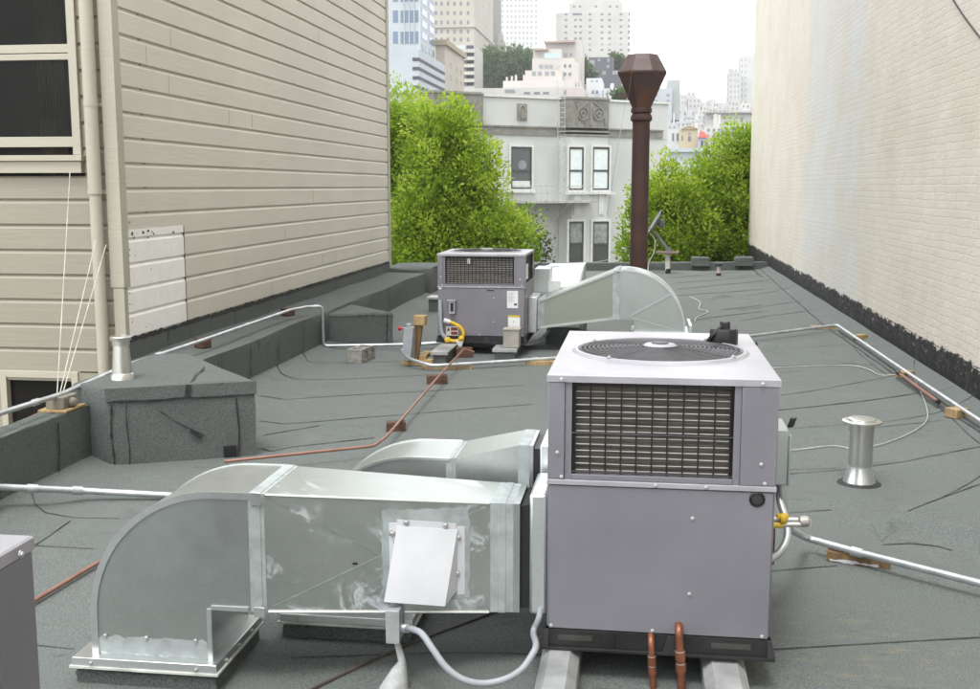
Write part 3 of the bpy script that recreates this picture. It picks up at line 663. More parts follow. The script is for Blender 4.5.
    for k in range(4):
        a0 = k * math.pi / 2 + .3; vs = []
        for j in range(7):
            f_ = j / 6; r1 = .06 + (R0 - .09) * f_; sp = .35 + .28 * f_
            for s_ in (-1, 1):
                aa = a0 + s_ * sp * .8; vs.append(c + Vector((r1 * math.cos(aa), r1 * math.sin(aa), hubz - .02 + s_ * .035)))
        fan.add(vs, [(2 * j, 2 * j + 1, 2 * j + 3, 2 * j + 2) for j in range(6)])
    part('fan', fan, mat('fan_blade', (.10, .10, .105), .5, .4))
    g = MB(); dome = lambda r: zt + .010 + .018 * (1 - (r / R0) ** 2)
    nr = 15
    for k in range(nr): r = .075 + (R0 - .08) * k / (nr - 1); g.torus(c, r, .0021, 56, 4, z0=dome(r))
    for k in range(8):
        a_ = k * math.pi / 4 + .2; g.tube([c + Vector((r * math.cos(a_), r * math.sin(a_), dome(r) - .004)) for r in (.03, .12, .22, R0 + .012)], .0026, 4)
    part('fan_guard', g, mat('guard_wire', (.17, .17, .175), .4, .5))
    g = MB(); g.lathe([(.07, 0), (.07, .006), (.06, .012), (.03, .014)], c + Vector((0, 0, dome(.0) - .006)), 24); hb = part('guard_hub', g, PAINT2); g = MB(); g.lathe([(.036, 0), (.036, .004), (.02, .006)], c + Vector((0, 0, dome(.0) + .008)), 16); part('hub_cap', g, mat('hub_dark', (.09, .09, .095), .5), hb)
    for k in range(4):
        a_ = k * math.pi / 2 + .95; screw(lid, o + c + Vector(((R0 + .012) * math.cos(a_), (R0 + .012) * math.sin(a_), zt + .013)), (0, 0, 1), 1.2)
    for x, z, y in ((.05, H - .016, -.014), (W - .06, H - .016, -.014), (.052, loz + .03, -.003), (W * .48, loz + .011, -.012), (W * .70, loz + .011, -.012), (W - .04, loz + .03, -.003),
                    (.036, zc0 + .10, -.003), (W - .055, zc0 + .08, -.003), (W * .645, loz - .11, -.006), (W * .64, rh + .165, -.006), (.018, rh + .014, -.006), (W * .48, rh + .014, -.006), (W - .03, rh + .014, -.006)):
        screw(t, o + Vector((x, y, z)), s=.95)
    if hole:
        mb = MB(); mb.lathe([(.029, 0), (.029, .003), (.024, .006), (.022, .003)], (W - .066, -.006, loz - .028), 24, ax=(0, -1, 0)); gr = part('grommet', mb, BLACK)
        mb = MB(); mb.lathe([(.020, 0), (.019, .006)], (W - .066, -.0062, loz - .028), 18, ax=(0, -1, 0)); part('plug', mb, mat('rubber_plug', (.035, .035, .037), .7), gr)
    t.rotation_euler = rot
    return t
U0 = Vector((-.333, 4.0, .122)); UW, UD, UH = .834, 1.24, 1.062
u1 = hvac(U0, UW, UD, UH, 'large purple-grey rooftop unit in the foreground with a black cap on its lid', 0, rot=(0, 0, 0))
u3 = copy_tree(u1); u3['label'] = 'grey rooftop unit cut off at the lower left edge, only its corner showing'
u3.location = (-1.19, 1.96 - UW, .122); u3.rotation_euler = (0, 0, rad(90))
V0 = Vector((-2.258, 12.1, .13)); VW, VD, VH = .985, .98, 1.0
u2 = hvac(V0, VW, VD, VH, 'smaller grey rooftop unit farther back beside the clapboard wall, yellow hose on its face', 0, rot=(0, 0, 0), side_coil=True, hole=False, coilx=(.085, .86), loz=.62, rows=13, colsn=19)
def on2(x, y, push=0.0): q = P(x, y, Y=V0.y - .008 - push); return q
def plate(name, par, x0, y0, x1, y1, m, push, th=.003):
    a_ = on2(x0, y1, push); b_ = on2(x1, y0, push); mb = MB(); mb.box(a_.x, b_.x, a_.y, a_.y + th, a_.z, b_.z); return obj(name, mb, m, par)
s_ = plate('sticker', u2, 507, 291, 518, 308, PAPER, 0); plate('sticker_print', s_, 514, 303.5, 517, 305.5, PRINT, .002)
mb = MB()
for k in range(7):
    q0, q1 = on2(508.5, 293 + k * 1.4, .002), on2(514.5 - (k % 3), 293 + k * 1.4, .002); mb.box(q0.x, q1.x, q0.y, q0.y + .001, q0.z, q0.z + .003)
obj('sticker_print', mb, mat('grey_print', (.35, .35, .36), .6), s_)
s_ = plate('sticker', u2, 508, 315.5, 520, 327, PAPER, 0); plate('sticker_print', s_, 508, 315.5, 520, 317, mat('yellow_print', (.6, .45, .02), .5), .002); plate('sticker_print', s_, 513, 321, 514, 322, PRINT, .002)
s_ = plate('sticker', u2, 446, 326.5, 458, 335.5, PAPER, 0)
for k in (0, 1): plate('sticker_print', s_, 451, 327.5 + k * 4.2, 457.5, 330.5 + k * 4.2, mat('red_print', (.22, .05, .04), .6), .002)
mb = MB(); a_, b_, c_ = on2(446.8, 330.8, .003), on2(450, 330.8, .003), on2(448.4, 327.6, .003); mb.prism([a_, b_, c_], (0, .001, 0)); obj('sticker_print', mb, PRINT, s_)
plate('sticker', u2, 438.5, 286.5, 441.5, 289, PAPER, 0); plate('latch', u2, 487, 290, 494, 291, RAIL, 0)
q = on2(470, 262, -.02); mb = MB(); mb.box(q.x - .03, q.x + .0, q.y + .002, q.y + .004, q.z - .02, q.z + .04); obj('tag', mb, WHITEP, u2)
a_, b_ = on2(449.5, 313.5), on2(455.5, 300.8); mb = MB(); mb.box(a_.x, b_.x, a_.y - .05, a_.y + .002, a_.z, b_.z); mb.box(a_.x - .02, b_.x + .01, a_.y - .06, a_.y, b_.z, b_.z + .012); sw = obj('switch_box', mb, PVC, u2, bev=.003)
mb = MB(); mb.box(a_.x + .02, b_.x - .015, a_.y - .053, a_.y - .049, a_.z + .03, b_.z - .02); obj('switch_door', mb, BLACK, sw)
# ---------------------------------------------------------------- sleepers under the units
def sleeper(x0, x1, y0, y1, z1, label, ch=.03):
    prof = [(x0, 0), (x1, 0), (x1, z1 - ch), (x1 - ch, z1), (x0 + ch, z1), (x0, z1 - ch)]
    mb = MB(); mb.prism([(x, y0, z) for x, z in prof], (0, y1 - y0, 0))
    mb.box(x0 + .001, x1 - .001, y0 - .003, y0 + .0, z1 - .10, z1 - ch)
    return tag(obj('sleeper', mb, LEADM, bev=.006), label, 'sleeper', 'metal-capped sleepers carrying the units')
sleeper(-.352, -.205, 3.2, 5.4, .12, 'grey metal-capped sleeper under the left of the foreground unit', .035)
sleeper(.258, .418, 3.70, 5.4, .106, 'grey metal-capped sleeper under the right of the foreground unit, end cap showing', .035)
def block_sleeper(x0, x1, y0, y1, z1, label):
    t = thing('sleeper', ((x0 + x1) / 2, y0, 0), label, 'sleeper', 'metal-capped sleepers carrying the units')
    mb = MB(); wob_box(mb, [(x0 + .015, y0 + .015), (x1 - .015, y0 + .015), (x1 - .015, y1), (x0 + .015, y1)], -.02, z1 - .012, amp=.004, topamp=0); obj('curb', mb, MEMB, t)
    mb = MB(); mb.box(x0 - .01, x1 + .01, y0 - .01, y1 + .01, z1 - .012, z1); mb.box(x0 - .01, x1 + .01, y0 - .014, y0 - .01, z1 - .035, z1); obj('metal_cap', mb, LEADM, t, bev=.003)
block_sleeper(-2.20, -2.03, 11.40, 13.2, .128, 'grey capped sleeper under the left side of the far unit')
q = P(508, 351, z=.06); block_sleeper(q.x - .13, q.x + .12, 11.75, 13.2, .12, 'grey capped sleeper under the beige box at the right of the far unit')
q0, q1 = P(430, 305, Y=16.2), P(438, 297, Y=16.2)
block_sleeper(q0.x - .03, q1.x + .05, 16.15, 16.5, q1.z, 'little capped post standing behind the left side of the far unit')
# ---------------------------------------------------------------- ducts of the foreground unit
def rect_loop(mb, A, B):   # connects two 4-point sections
    mb.hexa(A, B)
def elbow_poly(xl, zt, xj, zb, xn, z0, n=18, r=None):
    """side outline of a 90 degree elbow that turns down on its left: joint at xj, throat xn"""
    r = r or (zt - z0) * .62; r = min(r, xj - xl - .02); out = [(xl, z0)]
    for k in range(n + 1):
        a_ = math.pi - k * math.pi / 2 / n; out.append((xl + r + r * math.cos(a_), zt - r + r * math.sin(a_)))
    return out + [(xj, zt), (xj, zb), (xn, zb), (xn, z0)]
def outline_tube(mb, pts, r): mb.tube([Vector(p) for p in pts], r, 4)
# front duct
D1F, D1B = 3.755, 4.175; XJ, XL, XN = -1.395, -2.045, -1.585; ZT, ZB = .755, .305
t = thing('sheet_metal_duct', (-1.8, 3.9, .1), 'nearest galvanised duct with white hood on its face, curving down to the roof', 'duct', 'galvanised ducts')
pl1 = elbow_poly(XL, ZT, XJ, ZB, XN, .105, r=.50)
mb = MB(); mb.prism([(x, D1F, z) for x, z in pl1], (0, D1B - D1F, 0)); el = obj('elbow', mb, GALV, t)
mb = MB(); arc = pl1[:-3]
for yy_ in (D1F - .003, D1B + .003):
    vs = []
    for i, (x, z) in enumerate(arc):
        a0 = arc[max(i - 1, 0)]; a1 = arc[min(i + 1, len(arc) - 1)]; tx, tz = a1[0] - a0[0], a1[1] - a0[1]; l_ = math.hypot(tx, tz); nx_, nz_ = tz / l_, -tx / l_
        for kk in (-.004, .022): vs += [(x + nx_ * kk, yy_ - .004, z + nz_ * kk), (x + nx_ * kk, yy_ + .004, z + nz_ * kk)]
    n_ = len(arc); fs = []; mb = MB()
    for i in range(n_ - 1):
        b0, b1 = 4 * i, 4 * i + 4
        fs += [(b0, b0 + 2, b1 + 2, b1), (b0 + 1, b1 + 1, b1 + 3, b0 + 3), (b0, b1, b1 + 1, b0 + 1), (b0 + 2, b0 + 3, b1 + 3, b1 + 2)]
    mb.add(vs, fs); obj('edge_seam', mb, BRIGHT, el)
mb = MB(); mb.box(XN - .002, XN + .016, D1F - .006, D1F + .006, .105, ZB); mb.box(XN + .016, XJ - .03, D1F - .006, D1F + .006, ZB - .002, ZB + .014); obj('throat_flange', mb, BRIGHT, el)
def ragged(mb, base, ux, uz, x0, x1, z0, z1, nrm, th=.0015, j=.006, step=.02):
    """a brushed-on patch with uneven edges on a plane base + x*ux + z*uz"""
    base, ux, uz, nrm = map(Vector, (base, ux, uz, nrm)); pts = []
    nx_ = max(2, int((x1 - x0) / step)); nz_ = max(2, int((z1 - z0) / step)); jj = lambda: rnd.uniform(-j, j)
    for k in range(nx_): pts.append((x0 + (x1 - x0) * k / nx_, z0 + jj()))
    for k in range(nz_): pts.append((x1 + jj(), z0 + (z1 - z0) * k / nz_))
    for k in range(nx_): pts.append((x1 - (x1 - x0) * k / nx_, z1 + jj()))
    for k in range(nz_): pts.append((x0 + jj(), z1 - (z1 - z0) * k / nz_))
    mb.prism([base + ux * x + uz * z + nrm * .001 for x, z in pts], nrm * th)
mb = MB(); ragged(mb, (0, D1F, 0), (1, 0, 0), (0, 0, 1), XL + .006, XN - .004, .108, .178, (0, -1, 0), j=.008)
obj('sealant', mb, SEAL, el, smooth=False)
for x in (XL + .05, -1.83, XN - .05): screw(el, (x, D1F - .003, .178), s=1.1)
# body: tapers towards the unit
ux0, ux1 = XJ, -.442; F1, B1_, T1, Bo1 = 4.05, 4.335, .668, .238
secA = [Vector((ux0, D1F, ZB)), Vector((ux0, D1B, ZB)), Vector((ux0, D1B, ZT)), Vector((ux0, D1F, ZT))]
secB = [Vector((ux1, F1, Bo1)), Vector((ux1, B1_, Bo1)), Vector((ux1, B1_, T1)), Vector((ux1, F1, T1))]
mb = MB(); mb.hexa(secA, secB); body = obj('body', mb, GALVS, t)
fd1 = Vector((ux1 - ux0, F1 - D1F, 0)).normalized(); fn1 = Vector((fd1.y, -fd1.x, 0))
def band(A, B, f0, f1, out, name, par, m, bev=0):
    s0 = [a_.lerp(b_, f0) for a_, b_ in zip(A, B)]; s1 = [a_.lerp(b_, f1) for a_, b_ in zip(A, B)]
    def grow(s): c_ = sum(s, Vector()) / 4; return [q + Vector((0, math.copysign(out, q.y - c_.y), math.copysign(out, q.z - c_.z))) for q in s]
    mb = MB(); mb.hexa(grow(s0), grow(s1)); return obj(name, mb, m, par, bev=bev)
band(secA, secB, -.018, .040, .0012, 'sealant', t, SEAL); bd = band(secA, secB, -.004, .026, .0035, 'drive_cleat', t, SEAL, .0015)
mb = MB(); mb.box(XJ - .005, XJ + .035, D1F - .0105, D1F - .006, ZB - .02, ZB + .02); obj('cleat_tab', mb, BRIGHT, bd, bev=.001); mb = MB(); mb.box(XJ - .005, XJ + .035, D1F - .0105, D1F - .006, ZT - .04, ZT + .008); obj('cleat_tab', mb, BRIGHT, bd, bev=.001)
band(secA, secB, .885, .975, .0008, 'sealant', t, SEAL); bd = band(secA, secB, .915, .945, .003, 'drive_cleat', t, SEAL, .0015)
band(secA, secB, .976, 1.0, .0015, 'end_frame', t, GALV)
mb = MB()
for (i, sA, sB) in ((0, secA[0], secB[0]), (3, secA[3], secB[3])): mb = MB(); mb.tube([sA.lerp(sB, .045) + Vector((0, -.002, 0)), sA.lerp(sB, .88) + Vector((0, -.002, 0))], .006, 5); obj('edge_seam', mb, BRIGHT, body)
# cross-break creases and little punched tab on the face
fp = lambda fx, fz: (secA[0].lerp(secB[0], fx)).lerp(secA[3].lerp(secB[3], fx), fz)
mb = MB(); q = fp(.36, .42); mb.ob(q + fn1 * .001, fd1 * .018, Vector((0, 0, .006)), fn1 * .006); q = fp(.52, .62); mb.lathe([(.008, 0), (.006, .004)], q, 8, ax=fn1); obj('punched_tab', mb, RAIL, body)
mb = MB()
for (xa_, za_, xb_, zb_) in ((.06, .04, .86, .96), (.06, .96, .86, .04)): mb.tube([fp(xa_, za_) + fn1 * .0, fp(xb_, zb_) + fn1 * .0], .0022, 4); obj('cross_break', mb, GALVS, body); mb = MB()
# flexible connector and unit collar
mb = MB(); mb.hexa([q + Vector((0, (.012 if q.y < 4.2 else -.012), (.012 if q.z < .4 else -.012))) for q in secB], [q + Vector((.04, (.010 if q.y < 4.2 else -.012), (.012 if q.z < .4 else .0))) for q in secB]); obj('flexible_connector', mb, mat('black_canvas', (.012, .012, .013), .8, bump=.6, bscale=30), t)
mb = MB(); mb.box(-.404, -.336, 4.035, 4.36, .235, .715); obj('collar', mb, BRIGHT, t, bev=.012)
# white hood on a sealant patch
o1 = secA[0]; pl_ = (o1, fn1)
def onf(x, y): return P(x, y, pl=pl_)
c00, c10, c01, c11 = onf(383, 603), onf(469, 601), onf(385, 511), onf(468, 516)
L_ = (c10 - c00).dot(fd1); mb = MB(); bz = c00 - Vector((0, 0, c00.z)); ragged(mb, bz, fd1, (0, 0, 1), 0, L_, max(c00.z, .262), c01.z, fn1, .002, .006)
ho = obj('sealant', mb, SEAL, t, smooth=False)
tl, tr = onf(397, 525), onf(456, 529); dep = .115
bl, brr = P(384, 602, Y=tl.y - dep + .02), P(447, 606, Y=tr.y - dep + .01)
f1_ = tr + fn1 * .012; f0_ = tl + fn1 * .012; brr = f1_ + (bl - f0_) + Vector((.0, 0, -.004)); mb = MB()
f0 = tl + fn1 * .012; f1 = tr + fn1 * .012
mb.hexa([bl, brr, brr + Vector((0, .006, -.004)), bl + Vector((0, .006, -.004))], [f0, f1, f1 + Vector((0, .006, .0)), f0 + Vector((0, .006, 0))])
hd = obj('damper_hood', mb, WHITEP, t)
mb = MB()
for a_, b_ in ((f0, bl), (f1, brr)):
    wa = onf(397, 525) if a_ is f0 else onf(456, 529); wbz = Vector((wa.x, wa.y, b_.z + .03)); mb = MB(); mb.prism([a_, b_, wbz, wa], fd1 * .004); obj('hood_side', mb, WHITEP, hd, smooth=False)
mb = MB(); mb.ob(tl + Vector((0, 0, -.002)), (tr - tl), fn1 * .004, Vector((0, 0, .025))); 
mb.ob(tl - fd1 * .03 + Vector((0, 0, -.26)), fd1 * .03, fn1 * .004, Vector((0, 0, .27))); mb.ob(tr + fd1 * .003 + Vector((0, 0, -.26)), fd1 * .03, fn1 * .004, Vector((0, 0, .27)))
obj('mounting_flange', mb, WHITEP, hd, bev=.001)
for (x, y) in ((406, 522), (445, 525), (392, 533), (458, 537), (457, 573)): q = onf(x, y) + fn1 * .004; screw(hd, q, s=1.5)
# curb flange
def curb_cap(par, x0, x1, y0, y1, z, h=.026):
    m1 = MB(); m1.hexa([(x0, y0, z - h), (x1, y0, z - h), (x1, y1, z - h), (x0, y1, z - h)], [(x0 + .003, y0 + .003, z), (x1 - .003, y0 + .003, z), (x1 - .003, y1 - .003, z), (x0 + .003, y1 - .003, z)]); fl = obj('curb_flange', m1, BRIGHT, par, bev=.002)
    m1 = MB(); m1.box(x0 - .005, x1 + .005, y0 - .006, y1 + .006, z - h - .010, z - h - .001); obj('foam_strip', m1, mat('white_gasket', (.66, .67, .62), .6), fl)
    for k in range(2): screw(fl, (x0 + .08 + k * (x1 - x0 - .16), y0, z - h * .6), s=1)
curb_cap(t, -2.112, -1.535, 3.70, 4.20, .106, .03)
for k in range(3): screw(t, (-1.535, 3.80 + k * .14, .088), (1, 0, 0))
def curb(x0, x1, y0, y1, z1, label):
    m1 = MB(); wob_box(m1, [(x0, y0), (x1, y0), (x1, y1), (x0, y1)], -.05, z1, amp=.004, topamp=0)
    tag(obj('duct_curb', m1, MEMB), label, 'duct curb', 'roofing-wrapped curbs under the ducts')
curb(-2.10, -1.545, 3.715, 4.19, .064, 'dark low curb under the nearest duct elbow')
# second duct behind
t = thing('sheet_metal_duct', (-1.2, 4.6, .1), 'galvanised duct tucked behind the nearest duct, joining the same foreground unit', 'duct', 'galvanised ducts')
F2, K2 = 4.42, 4.74; j2 = -.777; xl2 = -1.40; zt2 = .742
pl2 = elbow_poly(xl2, zt2, j2, .34, xl2 + .45, .105, r=.46)
mb = MB(); mb.prism([(x, F2, z) for x, z in pl2], (0, K2 - F2, 0)); obj('elbow', mb, GALV, t)
mb = MB(); arc = pl2[:-3]
for yy_ in (F2 - .003, K2 + .003): mb = MB(); outline_tube(mb, [(x, yy_, z) for x, z in arc], .008); obj('edge_seam', mb, BRIGHT, t)
sA = [Vector((j2, F2, .34)), Vector((j2, K2, .34)), Vector((j2, K2, zt2)), Vector((j2, F2, zt2))]
sB = [Vector((-.43, F2 + .02, .36)), Vector((-.43, K2, .36)), Vector((-.43, K2, .805)), Vector((-.43, F2 + .02, .805))]
sBm = [a_.lerp(b_, .82) for a_, b_ in zip(sA, sB)]; 
for q, b_ in zip(sBm, sB): q.z = b_.z
mb = MB(); mb.hexa(sA, sBm); mb.hexa(sBm, sB); obj('body', mb, GALV, t)
band(sA, sB, -.05, .07, .001, 'sealant', t, SEAL); band(sA, sB, -.03, .03, .003, 'drive_cleat', t, SEAL, .0015)
band(sBm, sB, .0, .75, .002, 'drive_cleat', t, SEAL)
mb = MB(); mb.box(-.43, -.40, F2 + .03, K2 - .02, .37, .79); obj('flexible_connector', mb, BLACK, t)
mb = MB(); mb.box(-.401, -.336, F2 + .01, K2 + .02, .35, .812); obj('collar', mb, BRIGHT, t, bev=.006)
curb_cap(t, -1.47, -.90, 4.22, 4.85, .106, .03)
curb(-1.46, -.91, 4.23, 4.84, .064, 'dark low curb under the second duct, glimpsed below the nearest duct')
# ---------------------------------------------------------------- ducts of the far unit
t = thing('sheet_metal_duct', (0, 12.6, .1), 'galvanised duct rising from the far unit to a rounded elbow', 'duct', 'galvanised ducts')
YF, YK = 12.45, 12.95
q = lambda x, y: P(x, y, Y=YF)
xa, xb = q(540.5, 300).x, q(615.3, 300).x
sA = [Vector((xa, YF, q(541, 328.5).z)), Vector((xa, YK, q(541, 328.5).z)), Vector((xa, YK, q(541, 299.5).z)), Vector((xa, YF, q(541, 299.5).z))]
sB = [Vector((xb, YF, q(615, 319.5).z)), Vector((xb, YK, q(615, 319.5).z)), Vector((xb, YK, q(615, 270.5).z)), Vector((xb, YF, q(615, 270.5).z))]
mb = MB(); mb.hexa(sA, sB); obj('body', mb, m_galv('galvanised_sheet_dull', (.34, .36, .31), .45), t)
mb = MB()
for i in (0, 3): mb = MB(); d_ = Vector((0, -.004, -.012 if i == 3 else .012)); mb.tube([sA[i] + d_, sB[i] + d_], .016, 4); obj('edge_seam', mb, BRIGHT, t)
band(sA, sB, -.04, .05, .004, 'drive_cleat', t, SEAL); band(sA, sB, .965, 1.06, .006, 'drive_cleat', t, SEAL)
xr = q(684.5, 325).x; ztp = sB[2].z; zbt = sB[0].z; r_ = xr - xb - .10
pl3 = [(xb, zbt), (xb, ztp), (xb + .10, ztp + .005)]
for k in range(1, 17): a_ = math.pi / 2 - k * math.pi / 2 / 16; pl3.append((xb + .10 + r_ * math.cos(a_), .27 + (ztp + .005 - .27) * math.sin(a_)))
xt = q(634, 322).x
pl3 += [(xr, .23), (xt, .23), (xt, zbt)]
mb = MB(); mb.prism([(x, YF, z) for x, z in pl3], (0, YK - YF, 0)); el = obj('elbow', mb, GALV, t)
mb = MB()
for yy_ in (YF - .004, YK): mb = MB(); outline_tube(mb, [(x, yy_, z) for x, z in pl3[1:-2]], .014); obj('edge_seam', mb, BRIGHT, el)
mb = MB(); a0 = Vector((xb + .16, YF - .003, zbt + .03)); a1 = Vector((xb + .10 + r_ * .80, YF - .003, .27 + (ztp - .27) * .62)); mb.tube([a0, a1], .010, 4); mb.tube([a0, Vector((xr - .12, YF - .003, .28))], .005, 4); obj('crease', mb, BRIGHT, el)
curb_cap(t, xt - .03, xr + .09, YF - .07, YK + .1, .24, .03)
mb = MB(); mb.box(xr + .05, xr + .08, YF - .06, YK + .1, .241, .33); obj('curb_flange', mb, BRIGHT, t)
curb(xt - .02, xr + .08, YF - .06, YK + .09, .19, 'dark low curb under the rounded elbow of the far duct')
cxl = V0.x + VW
mb = MB(); mb.box(cxl + .001, cxl + .10, YF - .02, YK + .02, sA[0].z - .05, sA[3].z + .03); obj('collar', mb, BRIGHT, t, bev=.008)
mb = MB(); mb.box(cxl + .10, xa, YF + .02, YK - .02, sA[0].z + .01, sA[3].z - .02); obj('flexible_connector', mb, BLACK, t)
t = thing('sheet_metal_duct', (-.9, 13.4, .1), 'short duct with bright sloping top behind the far duct', 'duct', 'galvanised ducts')
b0, b1 = P(551, 289, Y=13.05), P(579, 285, Y=13.05); t0, t1 = P(547, 266.3, Y=13.5), P(584, 265.5, Y=13.5)
mb = MB(); mb.hexa([b0, b1, Vector((t1.x, 14.0, b1.z)), Vector((t0.x, 14.0, b0.z))], [t0 + Vector((0, -.012, 0)), t1 + Vector((0, -.012, 0)), Vector((t1.x, 14.0, t1.z)), Vector((t0.x, 14.0, t0.z))])
obj('elbow', mb, BRIGHT, t)
mb = MB(); outline_tube(mb, [b0, t0, t1, b1], .018); obj('edge_seam', mb, BRIGHT, t)
mb = MB(); mb.hexa([(b0.x, 13.06, .2), (b1.x, 13.06, .2), (b1.x, 14.0, .2), (b0.x, 14.0, .2)], [(b0.x, 13.06, b0.z), (b1.x, 13.06, b1.z), (b1.x, 14.0, b1.z), (b0.x, 14.0, b0.z)]); obj('neck', mb, GALV, t)
l0 = P(526, 266.5, Y=13.45); mb = MB(); mb.box(cxl + .01, b0.x - .02, 13.06, 13.6, .35, l0.z); obj('body', mb, GALV, t)
mb = MB(); mb.box(b0.x - .03, b0.x + .12, 13.02, 13.05, .5, b0.z + .1); obj('collar', mb, BRIGHT, t)
curb(b0.x - .05, b1.x + .05, 13.0, 14.05, .19, 'dark low curb under the short sloping duct, hidden behind the far duct')
# ================================================================ conduits, pipes, blocks and small roof things
def zr(q): return rz(q.x, q.y)
# vent pipe at the right
def vent(c, h, rp, rcap, label, rb, m=BRIGHT):
    t = thing('vent_pipe', c, label, 'vent pipe', 'sheet metal vent pipes')
    mb = MB(); mb.lathe([(rb * 1.5, .0), (rb * 1.45, .008), (rb * 1.05, .018)], c, 32); obj('base_plate', mb, TAR, t)
    mb = MB(); mb.lathe([(rb * 1.1, .012), (rb, .05), (rp * 1.02, .11), (rp * 1.02, .12)], c, 32); obj('flashing_cone', mb, BRIGHT, t)
    mb = MB(); mb.lathe([(rp * 1.0, .10), (rp * .93, h * .80)], c, 32); ob_ = obj('pipe', mb, m, t)
    mb = MB(); mb.lathe([(rp * 1.05, h * .80), (rp * 1.05, h * .92)], c, 32); obj('collar', mb, m, t)
    mb = MB(); mb.lathe([(rcap * .75, h * .915), (rcap, h * .93), (rcap, h * .955), (rcap * .97, h * .962), (rcap * .72, h * .968), (rcap * .70, h * .99), (rcap * .62, h), ], c, 32); obj('cap', mb, m, t)
    mb = MB(); mb.box(c.x + rp * .9, c.x + rp * .98, c.y - rp * .35, c.y - rp * .3, .05, h * .8); obj('pipe_seam', mb, m, ob_)
    return t
VENTM = m_galv('vent_pipe_steel', (.55, .55, .52), .30)
c = P(859, 483, z=0); c.z = zr(c) - .004; vent(c, P(864, 417, Y=c.y).z, .074, .122, 'short shiny vent pipe with flat round cap standing alone on the right of the roof', .092, VENTM)
c = Vector((-3.60, 7.20, .515)); h = P(122, 336, Y=7.2).z - .515
t = thing('vent_pipe', c, 'bright tapered vent pipe standing on the boxed curb at the left corner', 'vent pipe', 'sheet metal vent pipes')
mb = MB(); mb.box(c.x - .10, c.x + .11, c.y - .08, c.y + .16, .515, .521); mb.lathe([(.082, .004), (.078, .05), (.070, .06)], c, 28); obj('flashing_cone', mb, VENTM, t)
mb = MB(); mb.lathe([(.070, .05), (.054, h * .82)], c, 28); obj('pipe', mb, VENTM, t)
mb = MB(); mb.lathe([(.060, h * .80), (.060, h * .90), (.072, h * .91), (.074, h * .98), (.068, h), (.055, h), (.05, h * .85)], c, 28); obj('collar', mb, VENTM, t)

# wood and brick supports
def block(x, y, L, W_, H_, ang, m, label, grp='wood blocks propping the conduits', z=None, name='wood_block', cat='wood block'):
    q = P(x, y, z=0 if z is None else z); q.z = (zr(q) if z is None else z)
    mb = MB(); mb.box(-L / 2, L / 2, -W_ / 2, W_ / 2, 0, H_)
    o = obj(name, mb, m, bev=.004); o.location = q - Vector((0, 0, .002)); o.rotation_euler = (0, 0, rad(ang)); return tag(o, label, cat, grp)
block(858, 563, .30, .055, .055, -18, WOOD, 'brown wood block streaked with white under the lower right conduit')
mb = MB(); q = P(856, 567, z=.03); u_ = Vector((math.cos(rad(-18)), math.sin(rad(-18)), 0)); n_ = Vector((u_.y, -u_.x, 0))
block(957, 417, .16, .12, .075, 35, WOODL, 'pale wood block under the wall conduit, nearest to the right edge')
block(905, 378, .16, .10, .06, 35, WOODL, 'pale wood block under the wall conduit where the white cable crosses')
block(860, 341, .16, .10, .06, 35, WOODL, 'pale wood block under the wall conduit just after its bend')
block(825, 329, .40, .10, .045, 8, WOODL, 'long pale wood strip under the conduit bend by the brick wall')
block(437, 383, .20, .10, .085, 12, REDW, 'dark red wood block under the copper pipe, in front of the leaning post')
block(396, 431, .15, .09, .072, 14, REDW, 'dark red wood block behind the second duct, under the copper pipe bend')
block(464, 357, .18, .11, .11, 14, REDW, 'dark red wood block carrying the end of the copper pipe by the far unit')
block(447, 368, .52, .10, .035, 8, WOODL, 'flat wood board on the roof under the conduit before the far unit')
block(545, 365, .40, .10, .045, 4, WOODL, 'wood strip under the conduit just left of the foreground unit lid')
block(203, 347, .11, .11, .085, 60, REDW, 'orange-brown wood block on the ledge, nearer the boxed curb', z=.405)
block(288, 315, .12, .11, .085, 60, REDW, 'dark brown wood block on the ledge, nearer the wedge curb', z=.405)
# concrete block with holes
q = P(355, 363, z=0); t = None
mb = MB(); L, Wd, H_ = .17, .38, .15
for (a0, a1, b0, b1) in ((0, L, 0, .03), (0, L, Wd - .03, Wd), (0, L, Wd * .46, Wd * .54)): mb.box(a0, a1, b0, b1, 0, H_)
mb.box(0, .03, .0301, Wd * .46 - .001, 0, H_); mb.box(0, .03, Wd * .54 + .001, Wd - .0301, 0, H_); mb.box(L - .03, L, .0301, Wd * .46 - .001, 0, .035); mb.box(L - .03, L, .0301, Wd - .0301, H_ - .035, H_)
o = obj('concrete_block', mb, CMU, bev=.004); o.location = (q.x - .085, q.y, -.002); o.rotation_euler = (0, 0, rad(-8)); tag(o, 'grey hollow concrete block lying alone on the roof by the wedge curb', 'concrete block')
# the block that holds the guy wires on the near parapet
q = P(62, 404, X=-3.80); t = thing('tie_block', (q.x, q.y, .405), 'weathered grey block on a thin board holding the guy wires on the parapet', 'block')
mb = MB(); mb.box(q.x - .10, q.x + .10, q.y - .13, q.y + .13, .405, .42); obj('board', mb, WOODL, t, bev=.002)
mb = MB(); mb.box(q.x - .065, q.x + .065, q.y - .09, q.y + .09, .42, .50); mb.lathe([(.03, 0), (.034, .03), (.02, .045)], (q.x + .06, q.y, .455), 12, ax=(1, -.3, 0)); obj('block', mb, mat('old_grey_block', (.22, .205, .16), .9, scale=12, bump=.4), t, bev=.006)

